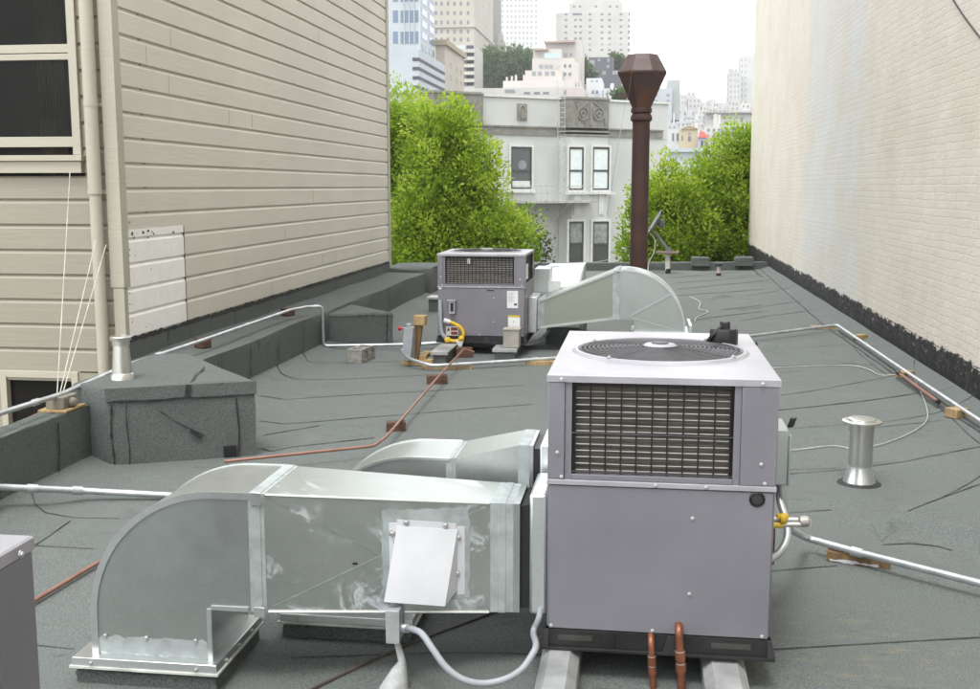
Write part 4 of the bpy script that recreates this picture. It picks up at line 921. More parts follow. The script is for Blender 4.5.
def conduit(name, pts, r, m, label, grp='metal conduits on the roof', bend=.08, cat='conduit', couplings=(), n=10):
    pth = bend_path(pts, bend); mb = MB(); mb.tube(pth, r, n)
    o = tag(obj(name, mb, m, ang=60), label, cat, grp)
    for i, f_ in couplings:
        a_, b_ = Vector(pts[i]), Vector(pts[i + 1]); q = a_.lerp(b_, f_); d_ = (b_ - a_).normalized() * .03
        mc = MB(); mc.cyl(q - d_, q + d_, r * 1.3, n=12); obj('coupling', mc, m, o)
    return o
zc = .515
conduit('conduit', [P(-60, 432, X=-3.80), P(62, 394, X=-3.80), P(118, 369, X=-3.80), P(131, 364, z=.505), P(203, 340, z=.51), P(290, 310, z=.51), Vector((-3.80, 12.18, .50)), Vector((-3.645, 12.26, .50)), Vector((-3.645, 12.28, .035)), P(404, 344.5, z=.05)], .017, EMT,
        'long conduit along the left parapet and ledge, stepping down to the leaning post', couplings=((0, .75), (3, .35), (4, .45), (6, .6)), bend=.05)
conduit('conduit', [P(-60, 490, X=-3.645), P(0, 487, X=-3.645), P(90, 491, z=.06), P(175, 495.5, z=.03)], .020, EMT, 'thick pale conduit lying on the roof at the left, running behind the nearest duct', couplings=((1, .35), (1, .85)))
mb = MB(); mb.tube([P(-5, 434, X=-3.90), P(100, 386, X=-3.93)], .012, 8); tag(obj('copper_pipe', mb, CPIPE), 'thin reddish pipe along the outer edge of the left parapet', 'pipe')
conduit('conduit', [P(402, 350, z=.12), P(407, 358, z=.10), P(431, 366, z=.05), P(553, 358.5, z=.06), P(747, 336.5, z=.07), P(837, 325, z=.075), P(905, 371, z=.075), P(985, 424, z=.075), P(1060, 473, z=.075), Vector((2.60, 3.2, .075)), Vector((2.60, -6, .075))], .0185, EMT,
        'long pale conduit passing behind the foreground unit and along the brick wall', couplings=((2, .85), (5, .5)), bend=.10)
o_ = conduit('conduit', [P(781, 470, Y=4.55), P(783, 508, Y=4.55), P(790, 529, Y=4.9), P(806, 538, z=.075), P(860, 553, z=.07), P(1010, 591, z=.07), P(1250, 652, z=.07)], .018, EMT, 'straight conduit from the foreground unit across the lower right of the roof', couplings=((3, .95),), bend=.07)
# white streaks of old paint on the lower right block
mb = MB(); ragged(mb, P(858, 563, z=0) + n_ * .028 + Vector((0, 0, .0)), u_, (0, 0, 1), -.13, .10, .002, .012, n_, .001, .005, .02); obj('paint_streak', mb, WHITEP, bpy.data.objects['wood_block'], smooth=False)
ob_ = bpy.data.objects['paint_streak']; w0 = bpy.data.objects['wood_block']
ob_.matrix_parent_inverse = (Matrix.Translation(w0.location) @ w0.rotation_euler.to_matrix().to_4x4()).inverted() @ Matrix.Translation(w0.location)
# copper gas pipe on the blocks
conduit('copper_pipe', [P(224, 461.5, z=.075), P(300, 453.5, z=.085), P(374, 446, z=.085), P(386, 437, z=.09), P(440, 375, z=.115), P(464, 349, z=.14), P(474, 352, z=.10)], .0105, COPPER, 'orange copper pipe from the drain hole, turning back over red wood blocks', 'copper pipes', bend=.05, cat='copper pipe')
conduit('copper_pipe', [P(25, 606, z=.02), P(92, 566, z=.02), P(150, 533, z=.02)], .011, COPPER, 'copper pipe lying on the roof left of the nearest duct', 'copper pipes', cat='copper pipe')
yb = 4.06 - .10
for xs_, r_, lb_ in (((651, 640, 652, 689), .0125, 'copper pipe dropping below the foreground unit, the thinner one'), ((679, 630, 680, 700), .0155, 'copper pipe dropping below the foreground unit, the thicker one')):
    a_ = P(xs_[0], xs_[1], Y=yb); b_ = P(xs_[2], xs_[3], Y=yb); b_ = a_ + (b_ - a_) * 1.6
    b_.z = max(b_.z, .0); t = thing('copper_pipe', (b_.x, b_.y, b_.z), lb_, 'copper pipe', 'copper pipes')
    mb = MB(); a2 = a_ + Vector((0, .10, .01)); mb.tube(bend_path([a2, a_, a_.lerp(b_, .5), b_], .03), r_, 12); obj('pipe', mb, COPD, t)
    for f_ in (.42, .62): q = a_.lerp(b_, f_); d_ = (b_ - a_).normalized() * .016; mb = MB(); mb.cyl(q - d_, q + d_, r_ * 1.3, n=14); obj('fitting', mb, COPD, t); mb = MB(); mb.cyl(q - d_ * 1.15, q - d_ * .98, r_ * 1.22, n=14); obj('solder_ring', mb, STEEL, t)
# junction box, flexible conduit and wrapped mast below the nearest duct
a_ = P(386.5, 611, Y=3.80); b_ = P(399, 643, Y=3.80)
t = thing('junction_box', (a_.x, 3.8, b_.z), 'small grey junction box under the nearest duct with a sagging grey conduit', 'junction box')
mb = MB(); mb.box(a_.x, b_.x, 3.80, 3.90, b_.z, a_.z); bx_ = obj('box', mb, PVC, t, bev=.003)
mb = MB(); mb.box(a_.x - .003, b_.x + .003, 3.794, 3.80, b_.z - .003, a_.z + .003); obj('cover', mb, mat('grey_steel_cover', (.42, .43, .44), .5, .2), t, bev=.002)
mb = MB(); mb.cyl((b_.x, 3.85, P(404, 628, Y=3.85).z), (b_.x + .03, 3.85, P(404, 628, Y=3.85).z), .018); obj('fitting', mb, EMT, t)
Yc = 3.86; pp = [P(x, y, Y=Yc - .17 * math.sin(math.pi * i / 10)) for i, (x, y) in enumerate(((404, 628), (413, 629.5), (422, 634), (432, 648), (445, 666), (461, 678.5), (481, 683.5), (503, 680), (521, 670), (532, 655), (536, 645)))]
pp += [P(533.5, 632, Y=4.02), P(539, 618, Y=4.03), P(541, 604, Y=4.05)]
mb = MB(); pth = smooth_path(pp, 8); mb.tube(pth, .0125, 12); tag(obj('flexible_conduit', mb, PVC), 'grey flexible conduit sagging in a loop from the junction box to the unit', 'conduit', 'flexible grey conduits')
mb = MB(); q0 = Vector(((a_.x + b_.x) / 2, 3.85, b_.z)); p1 = P(402, 661, Y=3.84); p2 = P(394, 690, Y=3.80); p2.z = .0
mb.tube([q0, p1, p1.lerp(p2, .3), p2.lerp(p1, .35), p2], [.010, .015, .030, .045, .058], 12); t = tag(obj('wrapped_mast', mb, mat('grey_putty_wrap', (.40, .41, .41), .7, scale=16, bump=.6, bscale=22, bdist=.02), ang=80), 'pipe stub lumpily wrapped in grey putty rising from the roof to the junction box', 'pipe')
# dark cord on the roof
mb = MB(); pts = [P(x, y, z=.010) for x, y in ((290, 700), (330, 680), (395, 650), (440, 632), (470, 621), (500, 609), (540, 596))]; mb.tube(smooth_path(pts), .0065, 6); tag(obj('cord', mb, CORD), 'brown cord lying on the roof below the nearest duct', 'cord')
# white cable looping on the right of the roof
mb = MB(); pts = [P(x, y, z=.012) for x, y in ((786, 450), (800, 449), (832, 446), (856, 449), (886, 444), (912, 433), (926, 421), (927, 408), (921, 393), (913, 379))]; pts = [q + Vector((0, 0, zr(q))) for q in pts]; mb.tube(smooth_path(pts), .0042, 6)
tag(obj('cable', mb, WIRE), 'thin whitish cable looping over the roof behind the lone vent pipe', 'cable', 'loose cables on the roof')
mb = MB(); pts = [P(x, y, z=.010) for x, y in ((773, 368), (812, 366), (850, 365), (868, 369), (880, 375), (896, 375))]; pts = [q + Vector((0, 0, zr(q))) for q in pts]; mb.tube(smooth_path(pts), .005, 6)
tag(obj('cable', mb, WIRE), 'thin whitish cable from the foreground unit lid towards the wall conduit', 'cable', 'loose cables on the roof')
mb = MB(); pts = [P(x, y, z=.010) for x, y in ((690, 297), (700, 302), (699, 309), (708, 312), (697, 317), (695, 321))]; pts = [q + Vector((0, 0, zr(q))) for q in pts]; mb.tube(smooth_path(pts), .008, 5)
tag(obj('cable', mb, WIRE), 'thin wiggly cable on the far roof beside the rounded elbow', 'cable', 'loose cables on the roof')
mb = MB(); a_, b_ = P(900, 374, z=.07), P(937, 401, z=.055); mb.tube([a_, b_], .016, 8); o = tag(obj('short_pipe', mb, CPIPE), 'short reddish pipe lying against the wall conduit', 'pipe')
mb = MB(); mb.cyl(b_, b_ + (b_ - a_).normalized() * .05, .02); mb.cyl(a_ - (b_ - a_).normalized() * .10, a_, .024); obj('end_cap', mb, BLACK, o)
# disconnect box on the right flank of the foreground unit, hoses and gas valve
q0, q1 = P(779.5, 424, Y=4.62), P(787, 478, Y=4.62)
t = thing('disconnect_box', (q0.x, 4.62, q1.z), 'green-grey electrical box on the right side of the foreground unit', 'electrical box', 'electrical disconnect boxes')
xr_ = U0.x + UW + .004; BOXM = mat('grey_green_box', (.36, .40, .39), .5, .2, var=.06)
mb = MB(); mb.box(xr_ + .002, P(788.5, 450, Y=4.5).x, 4.5, 4.74, q1.z, q0.z); bx_ = obj('box', mb, BOXM, t, bev=.004)
mb = MB(); mb.box(P(788.5, 450, Y=4.5).x, P(790.5, 450, Y=4.5).x, 4.49, 4.75, q1.z - .0, q0.z - .02); obj('door', mb, BOXM, t, bev=.003)
mb = MB(); mb.box(xr_ + .004, xr_ + .05, 4.50, 4.60, q0.z, q0.z + .03); mb.box(xr_ + .035, xr_ + .06, 4.52, 4.56, q0.z + .03, q0.z + .045); obj('hinge_cover', mb, WHITEP, t)
q = P(791, 423, Y=4.5); mb = MB(); mb.ob(q + Vector((-.012, 0, -.022)), (.022, 0, .004), (0, .03, 0), (.014, 0, .04)); obj('handle', mb, BLACK, t, bev=.003)
mb = MB(); mb.box(xr_ + .004, xr_ + .012, 4.494, 4.499, (q0.z + q1.z) / 2 - .02, (q0.z + q1.z) / 2 + .03); obj('warning_label', mb, REDP, t)
mb = MB(); pp = [P(779, 476, Y=4.6), P(780, 500, Y=4.55), P(786, 520, Y=4.5), P(787, 538, Y=4.45), P(780, 552, Y=4.4), P(770, 559, Y=4.36), P(762, 561, Y=4.36)]; mb.tube(smooth_path(pp, 8), .0155, 12)
tag(obj('flexible_conduit', mb, EMT), 'grey flexible conduit curving down the right side of the foreground unit', 'conduit', 'flexible grey conduits')
t = thing('gas_valve', P(800, 524, Y=4.3), 'yellow-handled gas valve and elbow sticking out right of the foreground unit', 'valve')
mb = MB()
a_, b_ = P(768, 519, Y=4.3), P(800, 520, Y=4.3); mb.tube([a_, b_], .0105, 10); mb.tube([P(768, 524.5, Y=4.28), P(801, 524.5, Y=4.28)], .0105, 10); obj('pipe', mb, mat('brass_grey', (.52, .50, .46), .4, .5), t)
mb = MB(); q = P(804, 521.5, Y=4.29); mb.lathe([(.012, -.022), (.021, -.015), (.023, 0), (.021, .015), (.012, .022)], q, 14, ax=(1, 0, .1)); mb.lathe([(.018, -.012), (.018, .012)], q + Vector((.012, 0, -.004)), 12, ax=(0, 1, 0)); obj('elbow', mb, mat('malleable_elbow', (.50, .47, .44), .5, .4), t)
q = P(783, 518.5, Y=4.275); mb = MB(); mb.lathe([(.02, -.012), (.023, 0), (.02, .012)], q, 12, ax=(1, 0, 0)); mb.box(q.x - .025, q.x + .02, q.y - .014, q.y + .01, q.z + .002, q.z + .018); obj('handle', mb, YELL, t, bev=.003)
mb = MB(); mb.tube([P(772, 525, Y=4.275), P(783, 525, Y=4.275)], .0125, 10); obj('yellow_sleeve', mb, YELL, t)
mb = MB(); mb.box(P(768, 540, Y=4.5).x, P(775, 540, Y=4.5).x, 4.5, 4.56, .32, .47); tag(obj('bracket', mb, REDW), 'small dark brown bracket low on the right side of the foreground unit', 'bracket')
# black plastic cap on the lid
zl = U0.z + UH - .01; c = P(722, 345, z=zl + .005); c.z = zl + .0
t = thing('plastic_cap', c, 'black plastic cap lying on the back right of the foreground unit lid', 'plastic cap')
k = P(708, 345, z=zl), P(739, 345, z=zl); s_ = (k[1].x - k[0].x) / 2
mb = MB(); mb.lathe([(s_ * .84, 0), (s_ * .90, .012), (s_ * .90, .066), (s_ * .82, .078), (s_ * .4, .08)], c + Vector((s_ * .10, 0, 0)), 10); obj('body', mb, BLACK, t, bev=.003, ang=25)
mb = MB(); mb.lathe([(s_ * .34, .078), (s_ * .34, .105), (s_ * .28, .11)], c + Vector((s_ * .15, 0, 0)), 6); obj('nut', mb, BLACK, t, bev=.002)
mb = MB(); mb.lathe([(.056, -.008), (.062, -.004), (.062, .004), (.056, .008)], c + Vector((-s_ * .42, .012, .050)), 24, ax=(-.72, .25, .62)); obj('round_flange', mb, BLACK, t)
# leaning wood post with electrical box
t = thing('wood_post', P(417, 366, z=0), 'leaning weathered wood post on wooden feet in front of the far unit', 'post')
b_ = P(414.5, 364, z=0); tp = P(419.5, 318, Y=11.32); d_ = tp - b_
mb = MB(); mb.hexa([b_ + Vector((-.055, -.045, 0)), b_ + Vector((.035, -.045, 0)), b_ + Vector((.035, .045, 0)), b_ + Vector((-.055, .045, 0))], [tp + Vector((-.045, -.045, 0)), tp + Vector((.045, -.045, 0)), tp + Vector((.045, .045, 0)), tp + Vector((-.045, .045, 0))]); obj('post', mb, WOOD, t, bev=.004)
mb = MB(); mb.box(tp.x - .05, tp.x + .075, tp.y - .075, tp.y + .05, tp.z - .07, tp.z + .03); obj('cap_block', mb, WOODL, t, bev=.004)
mb = MB(); mb.box(b_.x - .12, b_.x + .16, b_.y - .10, b_.y - .05, 0, .04); mb.box(b_.x + .04, b_.x + .2, b_.y - .045, b_.y + .045, 0.0, .055); mb.box(b_.x + .05, b_.x + .13, b_.y - .02, b_.y + .3, .056, .10); obj('foot', mb, WOODL, t, bev=.003)
q0, q1 = P(403, 326, Y=11.28), P(412.5, 358, Y=11.28)
t = thing('disconnect_box', (q0.x, 11.28, q1.z), 'grey electrical box with a red handle strapped to the leaning wood post', 'electrical box', 'electrical disconnect boxes')
mb = MB(); mb.hexa([(q0.x + .0, 11.22, q1.z + .05), (q1.x, 11.18, q1.z), (q1.x + .02, 11.3, q1.z), (q0.x + .02, 11.34, q1.z + .05)], [(q0.x + .02, 11.22, q0.z - .01), (q1.x + .03, 11.18, q0.z), (q1.x + .04, 11.3, q0.z), (q0.x + .04, 11.34, q0.z - .01)]); obj('box', mb, PVC, t, bev=.004)
mb = MB(); mb.cyl(((q0.x + q1.x) / 2 + .02, 11.25, q0.z), ((q0.x + q1.x) / 2 + .02, 11.25, q0.z + .03), .03); obj('hub', mb, EMT, t)
q = P(400, 328.5, Y=11.22); mb = MB(); mb.lathe([(.012, -.02), (.022, -.01), (.022, .015), (.014, .02)], q, 12, ax=(-1, -.4, 0)); obj('handle', mb, REDP, t)
mb = MB(); mb.cyl(q + Vector((.01, 0, 0)), Vector((q0.x + .01, 11.26, q.z)), .008); obj('stem', mb, EMT, t)
# far unit's hose, conduits and beige box
q = lambda x, y, d_=.06: P(x, y, Y=V0.y - d_)
mb = MB(); mb.tube(smooth_path([q(447, 321, .01), q(450, 322), q(456, 324.5), q(461, 328), q(463.5, 334), q(461, 339), q(455, 341), q(449, 340), q(446, 339.5, .01)], 6), .019, 10)
t = tag(obj('gas_hose', mb, YELL), 'yellow flexible hose looping on the front of the far unit', 'hose')
for (x, y) in ((447.5, 339.8), (461.5, 338.5)): c_ = q(x, y); mb = MB(); mb.lathe([(.025, -.03), (.034, -.02), (.034, .02), (.025, .03)], c_, 8, ax=(1, 0, .1)); obj('fitting', mb, YELL, t)
c_ = q(460, 343); mb = MB(); mb.hexa([c_ + Vector((-.02, -.02, -.04)), c_ + Vector((.02, -.02, -.04)), c_ + Vector((.02, .02, -.04)), c_ + Vector((-.02, .02, -.04))], [c_ + Vector((-.045, -.02, .03)), c_ + Vector((.045, -.02, .03)), c_ + Vector((.045, .02, .03)), c_ + Vector((-.045, .02, .03))]); obj('elbow', mb, WHITEP, t)
c_ = q(447.5, 321.2); mb = MB(); mb.cyl(c_ + Vector((-.04, 0, .01)), c_ + Vector((.03, 0, -.008)), .025, n=10); obj('end_fitting', mb, WHITEP, t)
mb = MB(); mb.tube(smooth_path([q(440, 300, .02), q(440.5, 320), q(442, 333), q(449, 341)], 5), .022, 8); tag(obj('flexible_conduit', mb, PVC), 'grey conduit hanging down the left front of the far unit', 'conduit', 'flexible grey conduits')
mb = MB(); mb.tube(smooth_path([P(420, 344, z=.06), P(440, 342.5, z=.08), P(460, 341, z=.11), P(475, 343, z=.09), P(490, 344.5, z=.07), P(503, 343, z=.09)], 6), .02, 8); tag(obj('flexible_conduit', mb, EMT), 'pale conduit from the leaning post under the far unit to the beige box', 'conduit', 'flexible grey conduits')
mb = MB(); mb.tube(smooth_path([P(420, 354, z=.04), P(430, 353, z=.03), P(437, 349, z=.06)], 5), .016, 8); tag(obj('flexible_conduit', mb, PVC), 'short grey conduit behind the leaning post to the capped sleeper', 'conduit', 'flexible grey conduits')
mb = MB(); mb.tube(smooth_path([P(521, 343, z=.10), P(530, 344, z=.07), P(540, 340, z=.09), P(549, 331, z=.16)], 6), .02, 8); tag(obj('flexible_conduit', mb, PVC), 'grey conduit curving from the beige box under the far duct', 'conduit', 'flexible grey conduits')
q0, q1 = P(503, 347, Y=11.83), P(519, 330.5, Y=11.83)
mb = MB(); mb.box(q0.x, q1.x, 11.83, 12.02, .122, q1.z); t = tag(obj('transformer_box', mb, mat('beige_box', (.33, .31, .27), .6, var=.08), bev=.006), 'beige square box standing at the right front of the far unit', 'box')
mb = MB(); mb.box(q0.x - .006, q1.x + .006, 11.822, 12.03, q1.z, q1.z + .012); obj('cover', mb, mat('beige_cover', (.40, .38, .33), .6), t)
# rusty flue
c = Vector((P(638.5, 265, Y=16).x, 16.0, 0)); s1 = 16.0 / FPX
t = thing('flue_stack', c, 'tall rusty brown flue pipe with a faceted cowl, rising beside the dish antenna', 'flue')
zz = lambda y: P(638, y, Y=16).z
mb = MB(); mb.lathe([(.128, -.01), (.122, zz(120))], c, 28); obj('pipe', mb, RUST, t)
mb = MB(); mb.lathe([(.128, zz(122)), (.152, zz(120)), (.152, zz(117)), (.125, zz(113)), (.148, zz(112.5)), (.148, zz(109.5)), (.130, zz(107))], c, 28); obj('collar', mb, RUST, t)
R8 = .365
mb = MB(); mb.lathe([(.14, zz(108)), (R8 * .97, zz(75)), (R8, zz(74)), (R8, zz(72.5))], c, 8, rot=rad(22.5)); obj('cowl', mb, RUSTH, t, ang=15)
mb = MB(); mb.lathe([(R8 * .99, zz(72.4)), (.225, zz(55.5)), (.21, zz(55))], c, 8, rot=rad(22.5)); obj('cowl_top', mb, mat('rust_grey_cowl', (.125, .095, .092), .6, .25, scale=4, col2=(.09, .06, .055), bump=.2), t, ang=15)
q = P(625, 97, Y=15.75); mb = MB(); mb.box(q.x - .06, q.x + .03, 15.72, 15.80, q.z - .02, q.z + .05); mb.tube([P(628, 100, Y=15.74), P(632, 72, Y=15.6)], .010, 6); obj('bracket', mb, RUSTH, t)
mb = MB(); mb.lathe([(.26, -.01), (.24, .02), (.14, .10)], c, 24); obj('flashing_cone', mb, MEMB, t)
# dish antenna
c = P(668, 273.5, z=0); s1 = c.y / FPX
t = thing('satellite_dish', c, 'grey satellite dish on a short post near the front parapet, seen edge-on', 'satellite dish')
qz = lambda x, y: P(x, y, Y=c.y)
mb = MB(); mb.cyl(c, qz(667.5, 254), .055, n=14); obj('post', mb, mat('white_post', (.62, .60, .56), .6, scale=3), t); mb = MB(); mb.cyl(c, c + Vector((0, 0, .11)), .058, n=14); obj('post_base', mb, TAR, t)
q = qz(667, 252.5); mb = MB(); mb.box(q.x - .24, q.x + .24, q.y - .15, q.y + .15, q.z - .02, q.z + .02); obj('plank', mb, mat('weathered_plank', (.22, .16, .14), .8), t, bev=.004)
ar0, ar1 = qz(668, 250), qz(655.5, 233); mb = MB(); mb.tube([ar0, ar1], .035, 8); mb.box(ar0.x - .06, ar0.x + .06, ar0.y - .06, ar0.y + .06, q.z + .02, q.z + .10); obj('arm', mb, mat('dish_steel', (.20, .21, .22), .5, .4), t)
mid = (qz(661.5, 210) + qz(648.5, 232.5)) / 2; nrm = Vector((-.87, -.06, .48)).normalized(); r_ = (qz(661.5, 210) - qz(648.5, 232.5)).length / 2
mb = MB(); mb.lathe([(.01, -.075), (r_ * .35, -.066), (r_ * .7, -.038), (r_, .0), (r_ * .985, .012), (r_ * .68, -.024), (r_ * .33, -.052), (.008, -.06)], mid, 36, ax=nrm); obj('dish', mb, mat('dish_grey', (.17, .18, .19), .5, .1), t)
mb = MB(); b0 = mid - nrm * .07; mb.ob(b0 - Vector((.0, .06, .08)), (.12, 0, -.03), (0, .12, 0), (.03, 0, .16)); obj('bracket', mb, mat('bracket_dark', (.12, .125, .13), .5, .3), t, bev=.01)
mb = MB(); e_ = mid + nrm * .34 + Vector((0, 0, -.20)); mb.tube([mid - nrm * .03 + Vector((0, 0, -r_ * .8)), e_], .014, 6); mb.cyl(e_ - nrm * -.04, e_ - nrm * .05, .03, n=10); obj('receiver_arm', mb, mat('dish_lnb', (.22, .22, .22), .5), t)
mb = MB(); mb.tube(smooth_path([qz(650, 233), qz(655, 240), qz(654, 252), qz(649, 262), Vector((qz(648, 268).x, c.y, .02))], 6), .014, 6); tag(obj('cable', mb, WIRE), 'white cable drooping from the satellite dish to the roof', 'cable', 'loose cables on the roof')
c = P(718.5, 276, z=0); t = thing('roof_drain_vent', c, 'tiny pale vent stub near the front parapet, left of the brick wall', 'vent')
mb = MB(); mb.cyl(c, c + Vector((0, 0, .22)), .042, n=12); obj('pipe', mb, mat('pale_pipe', (.50, .42, .38), .7), t); mb = MB(); mb.lathe([(.05, .2), (.10, .27), (.09, .275)], c, 12); obj('cap', mb, MEMB, t); mb = MB(); mb.cyl(c, c + Vector((0, 0, .06)), .05, n=12); obj('collar', mb, TAR, t)
# ================================================================ across the street
TH = rad(36); O_ = P(560, 150, Y=46); U_ = Vector((math.cos(TH), math.sin(TH), 0)); N_ = Vector((U_.y, -U_.x, 0)); FPL = (O_, N_)
def fu(x, y): q = P(x, y, pl=FPL); return (q - O_).dot(U_), q.z
def fbox(mb, u0, u1, v0, v1, z0, z1):
    b = O_ + U_ * u0 + N_ * v0; b.z = z0; return mb.ob(b, U_ * (u1 - u0), N_ * (v1 - v0), (0, 0, z1 - z0))
ob = thing('apartment_house', O_ + Vector((0, 0, -9 - O_.z)), 'pale grey two-storey house across the street with dark carved frieze panels', 'building')
STUC = mat('pale_stucco', (.48, .49, .47), .8, var=.05, scale=.6, bump=.2, bscale=20); STUCW = mat('white_trim', (.56, .57, .545), .7, var=.05)
FRZ = mat('carved_frieze', (.215, .21, .185), .85, var=.10, scale=3, bump=.5, bscale=5, bdist=.06); FRZL = mat('frieze_relief', (.235, .23, .205), .85, var=.1, scale=3, bump=.5, bscale=10)
u0, _ = fu(330, 100); u1, _ = fu(668, 120); zt = fu(500, 97)[1]
mb = MB(); fbox(mb, u0, u1, -14, 0, -9, zt); obj('wall', mb, STUC, ob)
mb = MB(); fbox(mb, u0, u1 + .05, -.4, .06, zt, zt + .09); obj('coping', mb, STUCW, ob)
zb0, zb1 = fu(500, 134.5)[1], fu(500, 127)[1]
mb = MB(); fbox(mb, u0, u1 - .3, .0, .05, zb0, zb1); fbox(mb, u0, u1 - .28, .0, .09, zb1, zb1 + .07); bd = obj('frieze_band', mb, FRZ, ob)
mb = MB(); fbox(mb, u0, u1, .001, .012, zb0 - .02, zb0 - .001); obj('moulding', mb, STUCW, bd)
bays = []
for k, (xa, xb, va) in enumerate(((420, 483, .45), (560, 609, .45))):
    ua, ub = fu(xa, 110)[0], fu(xb, 110)[0]; bays.append((ua, ub))
    mb = MB()
    poly = [(ua, 0), (ua + .35, va), (ub - .35, va), (ub, 0)]
    pts = [O_ + U_ * u + N_ * v for u, v in poly]; pts = [Vector((q.x, q.y, -9)) for q in pts]
    mb.prism(pts, (0, 0, zb0 + 9)); by = obj('bay', mb, STUC, ob, ang=10)
    zp0 = fu(585, 128.5)[1]
    mb = MB(); pts2 = [Vector((q.x, q.y, zp0)) for q in pts]; mb.prism(pts2, (0, 0, zt - zp0 + .02)); pn = obj('frieze_panel', mb, FRZ, ob, ang=10)
    mb = MB(); pg = [O_ + U_ * u + N_ * (v + .05) for u, v in [(ua - .05, -.04)] + poly[1:3] + [(ub + .05, -.04)]]
    
    for zq, hq in ((zt + .02, .09), (zb0, .07), (zb0 + .15, .07)): mb = MB(); mb.prism([Vector((q.x, q.y, zq)) for q in pg], (0, 0, hq)); obj('moulding', mb, FRZL, pn, ang=10)
    # relief scrolls
    mb = MB(); uc = (ua + ub) / 2; wz = (zp0 + zt) / 2; hw = (ub - ua) / 2 - .45; hh = (zt - zp0) / 2 - .1
    def W(u, z, v=va + .02): q = O_ + U_ * u + N_ * v; q.z = z; return q
    for s_ in (-1, 1):
        mb.tube([W(uc + s_ * hw * .52 + hh * .55 * math.cos(a_), wz + hh * .55 * math.sin(a_)) for a_ in [i * .45 for i in range(15)]], .025, 5)
        mb.tube([W(uc + s_ * hw * .52 + hh * .2 * math.cos(a_), wz + hh * .2 * math.sin(a_)) for a_ in [i * .6 for i in range(11)]], .03, 5)
        mb.tube([W(uc + s_ * hw * .95, wz - hh), W(uc + s_ * hw * .8, wz + hh * .3), W(uc + s_ * hw * .2, wz + hh)], .022, 5)
        mb.tube([W(uc + s_ * hw, wz + hh), W(uc + s_ * hw * .35, wz - hh)], .02, 5)
    mb.tube([W(uc, wz - hh), W(uc, wz + hh)], .05, 5); obj('relief', mb, FRZL, pn)
ua, zA = fu(517, 120); ub, zB = fu(526.5, 104); mb = MB(); fbox(mb, ua, ub, 0, .06, zA, zB); v_ = obj('carved_vent', mb, FRZ, ob)
mb = MB(); q = O_ + U_ * ((ua + ub) / 2) + N_ * .07; mb.tube([Vector((q.x, q.y, (zA + zB) / 2)) + U_ * .14 * math.cos(a_) + Vector((0, 0, .25 * math.sin(a_))) for a_ in [i * .6 for i in range(11)]], .03, 5); obj('relief', mb, FRZL, v_)
WFR = mat('dark_sash', (.05, .052, .055), .5); BLIND = mat('window_blind', (.62, .68, .68), .6, var=.04); DIM = mat('dim_blind', (.25, .27, .25), .6)
def fwin(x0, y0, x1, y1, v, up, lo, split, lab=None):
    ua, zA = fu(x0, y1); ub, zB = fu(x1, y0)
    mb = MB(); c_ = .09; t_ = .07
    fbox(mb, ua - c_, ua, v - .02, v + .05, zA - c_, zB + c_); fbox(mb, ub, ub + c_, v - .02, v + .05, zA - c_, zB + c_); fbox(mb, ua, ub, v - .02, v + .05, zB, zB + c_); fbox(mb, ua, ub, v - .02, v + .06, zA - c_, zA)
    wn = obj('window', mb, STUCW, ob)
    zm = zA + (zB - zA) * split
    mb = MB(); fbox(mb, ua, ua + t_, v, v + .03, zA, zB); fbox(mb, ub - t_, ub, v, v + .03, zA, zB); fbox(mb, ua + t_, ub - t_, v, v + .03, zB - t_ * 1.3, zB); fbox(mb, ua + t_, ub - t_, v, v + .03, zA, zA + t_); fbox(mb, ua + t_, ub - t_, v, v + .035, zm - .04, zm + .04); obj('frame', mb, WFR, wn)
    mb = MB(); fbox(mb, ua + t_, ub - t_, v + .003, v + .012, zm, zB - t_); obj('pane', mb, up, wn); mb = MB(); fbox(mb, ua + t_, ub - t_, v + .003, v + .012, zA + t_, zm); obj('pane', mb, lo, wn); return wn
G2 = m_glass('street_window_glass', (.05, .055, .055), .1)
wn = fwin(510.5, 147, 531.5, 189, .0, G2, G2, .42)
ua, zA = fu(512, 188.5); ub, zB = fu(530, 181); mb = MB(); fbox(mb, ua, ub, .013, .02, zA, zB); obj('shade', mb, STUCW, wn)
q = O_ + U_ * fu(522, 164)[0] + N_ * .02; q.z = fu(522, 165)[1]; mb = MB(); mb.lathe([(.20, 0), (.2, .01)], q, 20, ax=N_); obj('round_decal', mb, mat('grey_disc', (.22, .23, .24), .5), wn)
fwin(562.5, 147.5, 577.5, 190, .45, BLIND, BLIND, .45); fwin(586, 147.5, 603, 190, .45, BLIND, BLIND, .45)
fwin(562.5, 221, 577.5, 262, .45, DIM, G2, .46); fwin(586, 221, 602.5, 263, .45, DIM, G2, .46)
for (xa, ya, xb, yb) in ((558, 194.5, 608, 192), (506, 192.5, 534, 190.5)):
    ua, zA = fu(xa, ya); ub, _ = fu(xb, ya); v_ = .45 if xa > 540 else 0; mb = MB(); fbox(mb, ua, ub, v_, v_ + .14, zA, zA + .10); obj('sill', mb, STUCW, ob)
for xa, xb in ((568, 574), (592.5, 597.5)): ua, zA = fu(xa, 214.5); ub, zB = fu(xb, 195.5); mb = MB(); fbox(mb, ua, ub, .45, .49, zA, zB); obj('trim_panel', mb, STUCW, ob)
